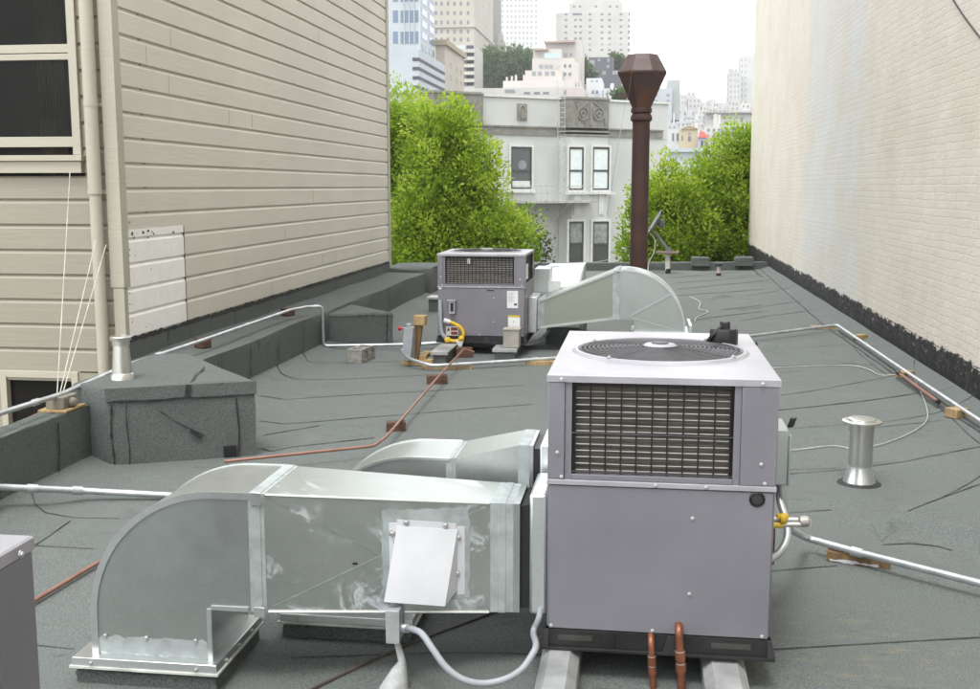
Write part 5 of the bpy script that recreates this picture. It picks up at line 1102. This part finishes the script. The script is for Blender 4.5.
# fire escape
fe = thing('fire_escape', O_ + U_ * fu(545, 201)[0] + Vector((0, 0, fu(545, 202)[1] - O_.z)), 'thin pale fire escape platform and ladder on the grey house across the street', 'fire escape')
ua, zA = fu(512, 203); ub, _ = fu(584, 203); mb = MB(); fbox(mb, ua, ub, .02, 1.1, zA, zA + .10); obj('platform', mb, mat('fire_escape_paint', (.43, .44, .42), .6), fe)
FEP = bpy.data.materials['fire_escape_paint']; mb = MB(); zr_ = fu(545, 186)[1]
W2 = lambda u, v, z: Vector((*(O_ + U_ * u + N_ * v).to_2d(), z))
for z in (zA + .4, zr_): mb.tube([W2(ua, .05, z), W2(ua, 1.08, z), W2(ub, 1.08, z), W2(ub, .5, z)], .014, 5)
for k in range(15): u = ua + (ub - ua) * k / 14; mb.tube([W2(u, 1.08, zA + .1), W2(u, 1.08, zr_)], .011, 4)
obj('railing', mb, FEP, fe); mb = MB()
for x in (522, 556): u = fu(x, 203)[0]; mb.tube([W2(u, .02, zA - .8), W2(u, .95, zA)], .03, 5)
obj('bracket', mb, FEP, fe); mb = MB(); ul = fu(551, 150)[0]; ur = fu(558, 150)[0]
for u in (ul, ur): mb.tube([W2(u, .55, zA), W2(u, .5, zt + .1), W2(u, .45, zt + .8), W2(u, .1, zt + .85)], .014, 5)
for k in range(22): z = zA + .2 + k * (zt - zA) / 22; mb.tube([W2(ul, .54, z), W2(ur, .54, z)], .012, 4)
obj('ladder', mb, FEP, fe)
mb = MB(); mb.tube([P(625, 104, pl=(O_ + N_ * .3, N_)), P(607, 215, pl=(O_ + N_ * .3, N_))], .014, 5); tag(obj('drop_cable', mb, PVC), 'thin slanting cable on the grey house between its windows and the flue', 'cable')
mb = MB(); a_, b_ = P(596, 262, Y=38), P(632, 252, Y=38); mb.tube(smooth_path([P(520, 266, Y=38), a_, b_, P(700, 236, Y=38)], 5), .012, 5); tag(obj('street_cable', mb, PVC), 'thin dark cable strung over the street, low before the grey house', 'cable')
fr_ = MB(); ua, zA = fu(545, 272); ub, zB = fu(580, 262)
for k in range(8): u = ua + (ub - ua) * k / 7; fr_.tube([W2(u, 1.3, zA - .2), W2(u, 1.3, zB)], .03, 5)
fr_.tube([W2(ua, 1.3, zB), W2(ub, 1.3, zB)], .035, 5); tag(obj('railing', fr_, WFR), 'short dark railing in front of the lower windows of the grey house', 'railing')

# ================================================================ trees
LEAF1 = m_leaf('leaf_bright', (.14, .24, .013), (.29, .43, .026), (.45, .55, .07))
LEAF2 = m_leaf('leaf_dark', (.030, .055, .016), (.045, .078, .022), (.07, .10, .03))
LEAFF = m_leaf('leaf_far', (.045, .095, .035), (.075, .135, .045), (.12, .18, .07))
BARK = mat('bark', (.12, .09, .07), .9, scale=8, bump=.6)
nrg = np.random.default_rng(5)
def leaf_mesh(name, C, dirs, size, tint, m, parent=None, aspect=.5):
    """one kite-shaped leaf per row: centre C, pointing along dirs"""
    n = len(C); d = dirs / np.linalg.norm(dirs, axis=1, keepdims=True)
    r = nrg.normal(size=(n, 3)); s_ = np.cross(d, r); s_ /= np.linalg.norm(s_, axis=1, keepdims=True)
    L_ = size[:, None]
    v = np.stack([C - d * L_ * .5, C + s_ * L_ * aspect * .5, C + d * L_ * .5, C - s_ * L_ * aspect * .5], 1).reshape(-1, 3)
    off = np.array(root_loc(parent)) if parent else np.zeros(3)
    me = bpy.data.meshes.new(name); me.vertices.add(4 * n); me.vertices.foreach_set('co', (v - off).astype(np.float32).ravel())
    me.loops.add(4 * n); me.loops.foreach_set('vertex_index', np.arange(4 * n, dtype=np.int32)); me.polygons.add(n)
    me.polygons.foreach_set('loop_start', np.arange(0, 4 * n, 4, dtype=np.int32)); me.polygons.foreach_set('loop_total', np.full(n, 4, np.int32))
    at = me.attributes.new('tint', 'FLOAT', 'FACE'); at.data.foreach_set('value', np.clip(tint, 0, 1).astype(np.float32))
    me.materials.append(m); me.update(calc_edges=True)
    o = bpy.data.objects.new(name, me); COL.objects.link(o)
    if parent: o.parent = parent
    return o
def foliage(name, blobs, nclump, per, size, m, parent, csize=(.22, .42), up=.9, base=.12):
    """plume-like leaf clumps through the outer part of a union of ellipsoids (centre, rx, ry, rz)"""
    vol = np.array([b[1] * b[3] for b in blobs]); vol = vol / vol.sum(); Cs = []; Ds = []; Ts = []; Ss = []
    for i in range(nclump):
        c, rx, ry, rz_ = blobs[nrg.choice(len(blobs), p=vol)]
        q = nrg.normal(size=3); q /= np.linalg.norm(q); rr = nrg.uniform(.55, 1.05) ** .6
        cen = np.array(c) + q * np.array([rx, ry, rz_]) * rr
        cr = nrg.uniform(*csize); out = q * .55 + np.array([0, 0, up]) + nrg.normal(size=3) * .25; out /= np.linalg.norm(out)
        n = int(per * nrg.uniform(.7, 1.5)); k = nrg.normal(size=(n, 3)); k /= np.linalg.norm(k, axis=1, keepdims=True); k *= nrg.uniform(.35, 1, size=(n, 1)) ** .5
        al = k @ out; pos = cen + (k + np.outer(al, out) * .8) * cr
        Cs.append(pos); Ds.append(k * .8 + out * .7 + nrg.normal(size=(n, 3)) * .5 + np.array([0, 0, -.15])); Ss.append(size * nrg.uniform(.6, 1.3, n))
        Ts.append(nrg.normal(.36, .25) + .22 * al + nrg.normal(size=n) * .16 + .10 * q[2])  # paler young tips; upper clumps also lightened, light from above put into the tint
    return leaf_mesh(name, np.concatenate(Cs), np.concatenate(Ds), np.concatenate(Ss), np.concatenate(Ts), m, parent)
def pxb(x, y, Y, rpx, ry=None, k=1.0):
    q = P(x, y, Y=Y); r = rpx * Y / FPX; return (tuple(q), r, ry or r * .9, r * k)
def tree(label, Y, blobs, nclump, per, size, m, trunk_px, group='street trees beyond the front parapet', tr=.16, csize=(.22, .42), name='street_tree'):
    q = P(trunk_px, 250, Y=Y); base = Vector((q.x, Y, terrain_z(Y) if Y < 90 else terrain_z(Y) - .3))
    t = thing(name, base, label, 'tree', group); mb = MB()
    tops = [Vector(b[0]) for b in blobs]; fork = base + Vector((.1, 0, (min(p_.z for p_ in tops) - base.z) * .72))
    mb.tube(smooth_path([base + Vector((0, 0, -.1)), base.lerp(fork, .5) + Vector((.08, .05, 0)), fork], 4), [tr * (1.25 - .5 * i / 8) for i in range(9)], 10)
    for tp in tops:
        pts = smooth_path([fork - Vector((0, 0, .25)), fork.lerp(tp, .5) + Vector((rnd.uniform(-.2, .2), rnd.uniform(-.2, .2), .1)), tp], 4); mb.tube(pts, [tr * .6 * (1 - .8 * i / (len(pts) - 1)) for i in range(len(pts))], 7)
        for k in range(5): a_ = fork.lerp(tp, rnd.uniform(.4, .95)); mb.tube([a_, a_ + Vector((rnd.uniform(-.6, .6), rnd.uniform(-.6, .6), rnd.uniform(.3, .8)))], [tr * .16, tr * .05], 5)
    obj('trunk', mb, BARK, t); foliage('crown', blobs, nclump, per, size, m, t, csize); return t
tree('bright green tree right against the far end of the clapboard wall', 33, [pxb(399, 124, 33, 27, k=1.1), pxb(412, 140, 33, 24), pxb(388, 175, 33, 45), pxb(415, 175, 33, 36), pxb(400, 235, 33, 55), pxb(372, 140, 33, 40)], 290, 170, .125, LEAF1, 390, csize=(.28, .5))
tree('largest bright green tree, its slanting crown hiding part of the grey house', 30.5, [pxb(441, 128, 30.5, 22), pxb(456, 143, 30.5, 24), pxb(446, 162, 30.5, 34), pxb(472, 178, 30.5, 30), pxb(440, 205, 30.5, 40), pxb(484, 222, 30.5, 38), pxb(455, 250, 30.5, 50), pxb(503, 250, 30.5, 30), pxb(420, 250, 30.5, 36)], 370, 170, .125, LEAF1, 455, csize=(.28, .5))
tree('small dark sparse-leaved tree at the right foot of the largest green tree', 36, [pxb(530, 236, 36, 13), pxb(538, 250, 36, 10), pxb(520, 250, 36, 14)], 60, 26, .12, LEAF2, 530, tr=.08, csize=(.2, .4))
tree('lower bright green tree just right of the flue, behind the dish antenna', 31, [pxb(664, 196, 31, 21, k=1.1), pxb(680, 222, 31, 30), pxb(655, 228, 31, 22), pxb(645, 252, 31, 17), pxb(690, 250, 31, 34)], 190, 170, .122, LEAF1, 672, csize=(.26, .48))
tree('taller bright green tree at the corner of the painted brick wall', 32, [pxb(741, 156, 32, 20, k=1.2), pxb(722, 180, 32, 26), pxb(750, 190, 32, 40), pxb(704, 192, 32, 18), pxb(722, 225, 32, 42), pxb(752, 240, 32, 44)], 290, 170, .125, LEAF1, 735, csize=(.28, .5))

# ================================================================ the hill of buildings
def wmesh(w_, h_, m, face):
    mb = MB()
    if face == 'f': mb.box(-w_ / 2, w_ / 2, -.05, .02, -h_ / 2, h_ / 2)
    else: mb.box(-.02, .05, -w_ / 2, w_ / 2, -h_ / 2, h_ / 2)
    me = bpy.data.meshes.new('window'); me.from_pydata(mb.v, [], mb.f); me.materials.append(m); me.update(); return me
def put(me, par, loc):
    o = bpy.data.objects.new('window', me); COL.objects.link(o); o.parent = par; o.location = Vector(loc) - root_loc(par); return o
FARW = m_glass('far_window_glass', (.13, .14, .16), .2); FARB = m_glass('far_blue_glass', (.10, .14, .21), .15); FARL = mat('far_pale_window', (.24, .265, .28), .4); DARKW = mat('far_dark_opening', (.06, .062, .085), .8)
def col_m(c, n='far_render'): return mat(n, tuple(x * .72 for x in c), .8, var=.05, scale=.15)
def slab(par, name, x0, xm, x1, yt, D, m, yb=None, depth=8, flat=0):
    """box whose front spans x0..xm in the photo at distance D; the flank runs back until it reaches x1"""
    X0, X1 = P(x0, 100, Y=D).x, P(xm, 100, Y=D).x; zt_ = P(xm, yt, Y=D).z
    if x1 is not None and x1 != xm:
        Xs = X1 if x1 > xm else X0; d = P(x1, 100, X=Xs).y - D; d = max(3, min(abs(d), 60))
    else: d = depth
    zb_ = P(xm, yb, Y=D).z if yb is not None else terrain_z(D) - 6
    mb = MB(); mb.box(X0, X1, D, D + d, zb_, zt_); return obj(name, mb, m, par, smooth=False), X0, X1, d, zt_, zb_
def tower(name, label, x0, xm, x1, yt, D, col, wins=(), sidew=(), cat='building', group=None, depth=12, roofcol=None, yb=None):
    q = P((x0 + xm) / 2, 100, Y=D); t = thing(name, (q.x, D, terrain_z(D)), label, cat, group); m = col_m(col)
    w_, X0, X1, d, zt_, zb_ = slab(t, 'wall', x0, xm, x1, yt, D, m, yb, depth)
    for xs_, ys_, w, h, wm in wins:      # columns and rows of windows given in photo pixels on the front
        me = wmesh(w * D / FPX, h * D / FPX, wm, 'f')
        for y in ys_:
            for x in xs_: q = P(x, y, Y=D); put(me, t, (q.x, D - .0, q.z))
    for fr_, ys_, w, h, wm in sidew:     # fractions along the flank, rows as on the corner edge
        me = wmesh(w * d, h * D / FPX, wm, 's')
        for y in ys_:
            zq = P(xm, y, Y=D).z
            for f_ in fr_: put(me, t, (X1 + .0, D + d * f_, zq))
    return t, X0, X1, d, zt_, m
ar = lambda a_, b_, s_: list(np.arange(a_, b_, s_))
t, X0, X1, d, zt_, m = tower('office_tower', 'pale blue glass tower at the top left, right of the clapboard wall', 380, 421, 435, -75, 170, (.52, .565, .60),
    [([384, 395.5], [37.5, 16.5, -4.5, -25.5], 5, 11.5, FARB), ([409.5], [37.5, 16.5, -4.5, -25.5], 18, 11.5, FARB)], [([.27, .78], [46, 34, 22, 10, -2, -14, -26], .36, 6.5, FARB)])
mb = MB()
for x in (404.5, 409.5, 414.5): a_ = P(x, 44, Y=169.9); b_ = P(x, -40, Y=169.9); mb.box(a_.x - .07, a_.x + .07, 169.8, 169.93, a_.z, b_.z)
obj('mullion', mb, m, t)
t, X0, X1, d, zt_, m = tower('parking_garage', 'pale blue-white stepped block with dark horizontal slots below the glass tower', 380, 419, 445, 49, 150, (.52, .57, .62))
for k in range(4):
    y0, y1 = 57.5 + k * 9.3, 60.8 + k * 9.3; za, zb_ = P(419, y1, Y=150).z, P(419, y0, Y=150).z; mb = MB(); mb.box(P(412.5, 60, Y=150).x, X1 + .06, 149.93, 150.5, za, zb_); mb.box(X1 - .4, X1 + .06, 150.5, 150 + d * .985, za, zb_); obj('opening', mb, DARKW, t, smooth=False)
t, X0, X1, d, zt_, m = tower('apartment_building', 'beige building with a tan cornice beside the slotted block', 436, 445, 464, 42, 185, (.52, .47, .40), [], [([.3, .62, .85], [62, 74], .08, 5, mat('far_tan_window', (.33, .29, .25), .6))])
mb = MB(); mb.box(X0 - .3, X1 + .5, 184.5, 185 + d + .3, zt_ - .5, zt_ + .35); obj('cornice', mb, col_m((.40, .33, .23)), t)
t, X0, X1, d, zt_, m = tower('balcony_block', 'narrow white block with a stack of dark balconies left of the wooded slope', 455, 474.5, None, 45, 225, (.58, .57, .53), [([470], ar(47, 90, 7.4), 7.5, 3.2, DARKW), ([464.5], ar(54.4, 90, 7.4), 2.2, 3.2, FARW), ([460], [47], 9, 3.4, mat('far_green_glass', (.45, .55, .54), .3))])
mb = MB()
for y in ar(50.8, 92, 7.4): q0, q1 = P(463, y + 2, Y=224.4), P(475, y - 1.2, Y=224.4); mb.box(q0.x, q1.x, 223.9, 225, q0.z, q1.z)
obj('balcony', mb, m, t)
t, X0, X1, d, zt_, m = tower('apartment_tower', 'tall beige stone tower with small square windows behind the balcony block', 432, 474, 493, -60, 300, (.52, .48, .42),
    [([436, 441.5, 448, 454.5, 461, 468], [-22, -13.5, -5, 3.5, 13, 22.5, 31.5, 39.5], 2.5, 3.6, FARW)], [([.12, .3, .48, .66, .84], [-13, -4, 4, 13, 22.5, 31.5, 39.5, 49, 57], .07, 4, mat('far_stone_window', (.36, .34, .32), .6))])
mb = MB()
for y in (26, 44.5): q = P(474, y, Y=300); mb.box(X0 - .3, X1 + .4, 299.6, 300 + d, q.z - .3, q.z + .3)
obj('string_course', mb, m, t)
t, X0, X1, d, zt_, m = tower('apartment_tower', 'narrow dark grey tower between the beige and the white tower', 485, 500, 501, -60, 360, (.27, .265, .27), [], [([.5], ar(-20, 50, 8), .4, 3, FARW)])
mb = MB()
for k, (x, y0, y1) in enumerate(((502, 34, 52), (504, 41, 52))): q0, q1 = P(498, y1, Y=355), P(x, y0, Y=355); mb.box(q0.x, q1.x, 355 - k, 359, q0.z - 5, q1.z)
obj('terrace', mb, col_m((.36, .34, .32)), t)
tower('apartment_tower', 'white tower with a dense grid of tiny windows above the wooded slope', 500, 542.5, 543, -30, 430, (.70, .71, .70), [([502.5, 507.5, 511.5, 515.5, 519.5, 523.5, 527.5, 531.5, 536], ar(-5, 52, 5.4)[:11], 1.5, 2.2, mat('far_grid_window', (.30, .31, .33), .5))])
t, X0, X1, d, zt_, m = tower('apartment_tower', 'broad stepped stone tower standing against the sky left of the flue', 555, 627, 628, 11, 440, (.55, .54, .52),
    [([566, 575.5, 580.5, 590, 602, 609.5, 621], [14.3, 20, 26.5, 32.5, 38.5, 50], 2.6, 2.0, FARW), ([566, 590, 602, 609.5, 621], [44.5], 2.6, 2.0, FARL), ([574, 578], [14.2], 3, 2.2, FARW)])
for nm, a_ in (('upper_storey', (568, 621, 2)), ('penthouse', (571, 618, -12))):
    o_ = slab(t, nm, a_[0], a_[1], None, a_[2], 441 + (nm == 'penthouse') * 1.0, m, 12, depth=8)
me = wmesh(2.2 * 440 / FPX, 1.8 * 440 / FPX, FARW, 'f')
for x in (574, 580, 596, 610, 617): q = P(x, 6.5, Y=441); put(me, t, (q.x, 441, q.z))
mb = MB()
for k in range(9): q = P(628, 13.5 + k * 6, Y=440); mb.box(q.x - .1, q.x + .9, 440.5, 443, q.z - .5, q.z + .5)
obj('balcony', mb, FARW, t)
# terraced pinkish apartments stepping down the hill
PINK = (.60, .565, .53); q = P(545, 90, Y=215)
t = thing('terraced_apartments', (q.x, 215, terrain_z(215)), 'pinkish white apartments stepping down the hill in terraces', 'building')
pm = col_m(PINK); pm2 = col_m((.64, .60, .56))
for nm, x0, x1, yt, D, mm_ in (('upper_tier', 545, 582, 41, 236, pm), ('upper_tier', 533, 561, 49, 230, pm), ('middle_tier', 532, 574, 58, 226, pm), ('middle_tier', 525, 562, 70, 222, pm2), ('lower_tier', 560, 578, 62, 224, pm2), ('lower_tier', 503, 575, 80, 216, pm2), ('lower_tier', 380, 583, 87, 210, col_m((.66, .65, .62)))):
    slab(t, nm, x0, x1, None, yt, D, mm_, 112, depth=8)
for xs_, ys_, w, h, wm, D in (([552], [55.5], 15, 5, mat('far_teal_glass', (.40, .52, .52), .3), 226), ([566, 571], [55], 2.5, 3.5, FARW, 226), ([541, 546.5, 551], [66.5], 3.5, 3.5, FARL, 226), ([534, 540, 547, 553], [73.5], 4, 4, FARL, 222), ([565, 570], [66, 74], 2.4, 3, FARW, 224), ([540, 548, 556], [45], 4, 2, FARW, 235.9), ([527, 537, 546], [93], 6, 2, FARW, 210), ([510], [91], 10, 3, FARL, 210), ([567, 563], [92], 2, 4, FARW, 210)):
    me = wmesh(w * D / FPX, h * D / FPX, wm, 'f')
    for y in ys_:
        for x in xs_:
            if D == 235.9 and x < 562: continue
            q = P(x, y, Y=D); put(me, t, (q.x, D - .02, q.z))
mb = MB()
for x, y, h in ((515, 80, 5), (511, 80, 4), (523, 80, 5), (506, 80, 3), (580, 87, 6), (577, 87, 4), (571, 41, 6), (556, 41, 2)): q = P(x, y, Y=217 if y > 50 else 237); q1 = P(x + 1.6, y - h, Y=217 if y > 50 else 237); mb = MB(); mb.box(q.x, q1.x, q.y - .2, q.y + 1, q.z - .5, q1.z); obj('chimney', mb, pm2, t)
mb = MB(); q0, q1 = P(544, 43, Y=235), P(575, 40.5, Y=235); mb.box(q0.x, q1.x, 234.4, 238, q0.z, q1.z); obj('roof_edge', mb, col_m((.45, .36, .32)), t); mb = MB(); q0, q1 = P(534, 50.5, Y=229), P(548, 48.6, Y=229); mb.box(q0.x, q1.x, 228.4, 231, q0.z, q1.z); obj('roof_edge', mb, col_m((.45, .36, .32)), t)
q = P(604, 75, Y=262); DK = (.13, .13, .16)
t = thing('dark_house', (q.x, 262, terrain_z(262)), 'dark grey-blue house with pale windows below the broad stone tower', 'house'); dm = col_m(DK)
slab(t, 'wall', 588, 613, None, 57, 262, dm, 90); slab(t, 'lower_storey', 588, 621, None, 70, 258, dm, 110)
for x, y, w, h, D in ((592, 64, 5, 7, 262), (599, 60, 2.5, 2.5, 262), (608.5, 60, 2.5, 3.5, 262), (608, 66.5, 3, 3, 262), (595.5, 72.8, 4.5, 3.5, 258), (604, 72.8, 3.5, 3.5, 258), (615, 72.6, 5, 3.5, 258)): q = P(x, y, Y=D); put(wmesh(w * D / FPX, h * D / FPX, FARL, 'f'), t, (q.x, D - .02, q.z))
WH = (.66, .67, .68)
t, *_ = tower('white_house', 'white house with two small windows left of the dark grey-blue house foot', 586, 601.5, None, 78, 195, WH, [([593, 597], [92], 2.4, 3, FARW), ([592, 597], [81], 2, 1.5, FARL)], cat='house')
t, *_ = tower('white_house', 'long low white house with tall narrow windows, partly behind the flue cowl', 600, 640, None, 88, 190, WH, [([603, 607.5, 612, 617, 630], [94], 1.2, 7, FARL)], cat='house')
mb = MB(); q = P(612, 86, Y=190); mb.box(q.x - .3, q.x + .3, 190.5, 191.2, q.z - 1.5, q.z + .5); obj('chimney', mb, col_m(WH), t)
tower('pink_house', 'low pinkish block above the right frieze panel of the grey house', 560, 584, None, 88, 180, (.62, .55, .54), [([565], [92], 2.4, 4.4, FARW)], cat='house')
# the crowded slope at the right
t, X0, X1, d, zt_, m = tower('blue_grey_house', 'pale blue-grey building right behind the flue collar with a taller grey block', 640, 672, None, 88, 205, (.53, .57, .61), [([650, 656, 668], [95, 101], 3, 2.4, FARL)], cat='building')
slab(t, 'upper_block', 667, 680, None, 80, 208, col_m((.45, .47, .47)), 120)
t, *_ = tower('cream_house', 'cream yellow row house with a curved parapet among the hillside roofs', 680.5, 698.5, None, 129, 130, (.60, .52, .36), [([689.5], [138.5], 3, 4.5, FARW), ([682.3], [138], 1.2, 4.5, FARW), ([689.5], [133.5], 3.2, 1.5, FARL)], cat='house')
mb = MB(); n = 12; pts = [P(681 + 17 * k / n, 129 - 3 * math.sin(math.pi * k / n), Y=129.8) for k in range(n + 1)]; mb.tube(pts, .10, 5); mb.prism(pts, (0, .4, 0)); obj('curved_parapet', mb, col_m((.58, .46, .34)), t)
t, *_ = tower('white_house', 'white row house with two dark windows left of the cream yellow house', 668, 680.5, None, 129, 131, WH, [([673, 677.5], [137], 1.8, 7, FARW)], cat='house')
t, *_ = tower('row_house', 'pale violet house under a small red roof right of the cream yellow house', 698.8, 708, None, 137, 129, (.46, .46, .55), [([702, 706], [143.5], 1.8, 5, DARKW)], cat='house')
a_, b_ = P(698.5, 137.5, Y=128.8), P(709.5, 137.5, Y=128.8); rt_ = P(700.5, 131, Y=130.5); mb = MB(); mb.prism([a_, b_, Vector((b_.x - .9, 130.5, rt_.z)), Vector((rt_.x, 130.5, rt_.z))], (0, .25, .12)); obj('roof', mb, col_m((.42, .09, .07)), t)
t, *_ = tower('blue_roof_house', 'pale blue low roofs just below the cream yellow house', 668, 704, None, 151, 112, (.50, .55, .60), [([697], [158], 4, 8, FARL), ([703.2], [158], 1.2, 9, DARKW)], cat='house')
mb = MB(); a_ = P(669, 151, Y=112); b_ = P(704, 148.5, Y=112); mb.box(a_.x, b_.x, 111.7, 116, a_.z - .1, b_.z); mb.box(P(676, 148, Y=112).x, P(679, 148, Y=112).x, 113, 113.6, b_.z, b_.z + .35); obj('roof', mb, col_m((.50, .57, .60)), t)
t, *_ = tower('row_house', 'small dark-roofed house left of the brick-wall tree, below the violet house', 704.5, 713, None, 157, 110, (.40, .38, .44), [([708], [163], 3, 4, DARKW)], cat='house')
t, *_ = tower('row_house', 'white house with two small windows right of the little red roof', 709.5, 722, None, 133, 135, (.60, .61, .62), [([713.5, 718], [137], 2.6, 3.6, FARW), ([713], [147.5], 3, 3, FARL)], cat='house')
t, *_ = tower('row_house', 'grey-roofed house with a flat slate edge above the brick-wall tree', 720, 745, None, 131, 138, (.55, .57, .59), [([726, 734], [136], 3, 2.4, FARL)], cat='house')
mb = MB(); a_ = P(720, 132.5, Y=137.8); b_ = P(745, 130, Y=137.8); mb.box(a_.x, b_.x, 137.5, 142, a_.z, b_.z); obj('roof', mb, col_m((.36, .40, .44)), t)
t, *_ = tower('long_building', 'long pale building with a grey roof edge across the middle of the right hillside', 706, 760, None, 112.5, 230, (.58, .58, .57), [(ar(712, 745, 6), [118], 2.6, 1.8, FARL)], cat='building')
mb = MB(); a_ = P(706, 113.5, Y=229.7); b_ = P(760, 111.5, Y=229.7); mb.box(a_.x, b_.x, 229.2, 233, a_.z, b_.z); obj('roof', mb, col_m((.40, .41, .40)), t)
t, *_ = tower('apartment_tower', 'pale grey tower with bay windows on the skyline, near the brick wall', 728.5, 740.5, None, 71, 450, (.58, .575, .58), [([731, 735, 738.5], ar(75, 112, 5.6), 1.1, 2.4, FARL)])
mb = MB()
for x in (729.5, 732.5, 736): q = P(x, 71, Y=450); mb.box(q.x - .5, q.x + .5, 450, 452, q.z - .2, q.z + .9)
obj('parapet', mb, col_m((.56, .55, .55)), t)
tower('apartment_tower', 'tallest pale tower on the skyline, partly hidden by the brick wall edge', 739.5, 762, None, 55, 460, (.62, .62, .63), [([742, 745.5], ar(60, 112, 6), 1.0, 2.2, FARL)])
pal = [(.64, .64, .63), (.58, .59, .60), (.62, .59, .55), (.55, .58, .60), (.66, .65, .62), (.60, .57, .57)]
rows_ = [(425, 99, 9), (385, 102, 9), (345, 103, 10), (305, 107, 11), (270, 114, 11), (255, 119, 12), (200, 123, 13), (170, 127, 15), (150, 143, 15)]
for Yr, yt, wpx in rows_:
    x = 668 + rnd.uniform(-6, 2)
    while x < 752:
        w_ = wpx * rnd.uniform(.6, 1.4); y_ = yt + rnd.uniform(-4, 4) + (x - 668) * .09 * (1 if Yr > 300 else .3) - (8 if Yr > 330 and x < 690 else 0); cl = rnd.choice(pal); Dq = Yr + rnd.uniform(-10, 10)
        wn = [([x + w_ * f_ for f_ in ((.3, .7) if w_ < 12 else (.2, .5, .8))], [y_ + 3.2, y_ + 8.5], max(.9, w_ * .13), 2.3, rnd.choice([FARW, FARL]))]
        t, X0, X1, d, zt_, m = tower('hillside_house', 'small pale flat-roofed house among the crowded roofs on the far right hillside', x, x + w_, None, y_, Dq, cl, wn, cat='house', group='pale houses on the far right hillside', depth=7)
        if rnd.random() < .6:
            mb = MB(); f_ = rnd.uniform(.1, .7); xc = X0 + (X1 - X0) * f_; mb.box(xc, xc + (X1 - X0) * rnd.uniform(.12, .3), Dq + 1, Dq + 3, zt_ - .2, zt_ + rnd.uniform(.6, 2.0)); obj('chimney', mb, m, t)
        x += w_ + rnd.uniform(0, 1.5)
# wooded slope and a few trees between the houses
mb = MB(); q = P(503, 90, Y=285); mb.lathe([(30, -30), (24, -14), (17, -5), (9, 0), (2, 2)], (q.x, 290, q.z), 24); tag(obj('hill', mb, HILLM), kind='structure')
blobs = []
for x, y, r in ((478, 74, 10), (484, 68, 11), (492, 61, 9), (500, 60, 9), (509, 60, 9), (518, 61, 9), (526, 63, 9), (532, 70, 9), (492, 74, 13), (508, 74, 14), (524, 76, 13), (480, 86, 10), (495, 88, 12), (512, 88, 12)): blobs.append(pxb(x, y, 272, r, k=.8))
o = foliage('wooded_slope', blobs, 520, 26, .95, LEAFF, None, csize=(1.0, 1.9), up=.6); tag(o, 'dark green wooded slope below the white gridded tower', 'wood', kind='stuff')
for lbx, x, Y, bl, n in (('dark green tree left of the dark grey-blue house', 582, 250, [(580, 64, 5), (583, 72, 6), (578, 70, 4), (588, 75, 6)], 80), ('dark green tree right behind the dark grey-blue house', 618, 268, [(617, 63, 5), (623, 66, 5), (613, 61, 3)], 60), ('small dark green tree left of the flue cowl, behind the grey house', 622, 150, [(622, 96, 5), (618, 98, 4)], 50)):
    tree(lbx, Y, [pxb(a_, b_, Y, r) for a_, b_, r in bl], n, 26, .9 if Y > 200 else .5, LEAFF, x, group='dark trees between the hillside houses', tr=.4, csize=(.7, 1.2) if Y > 200 else (.4, .8), name='hillside_tree')

# ---------------------------------------------------------------- air: one closed box of even haze round everything
mb = MB(); mb.box(-905, 905, -205, 1405, -10.2, 135)
hm = bpy.data.materials.new('haze_air'); hm.use_nodes = True; ht = hm.node_tree; ht.nodes.clear()
pv = ht.nodes.new('ShaderNodeVolumePrincipled'); pv.inputs['Density'].default_value = .00032; pv.inputs['Color'].default_value = (.98, .985, 1, 1); pv.inputs['Anisotropy'].default_value = .2
ho_ = ht.nodes.new('ShaderNodeOutputMaterial'); ht.links.new(pv.outputs[0], ho_.inputs['Volume'])
tag(obj('haze', mb, hm, smooth=False), 'thin pale haze filling the air over the whole scene', kind='stuff')
S.cycles.volume_bounces = 2
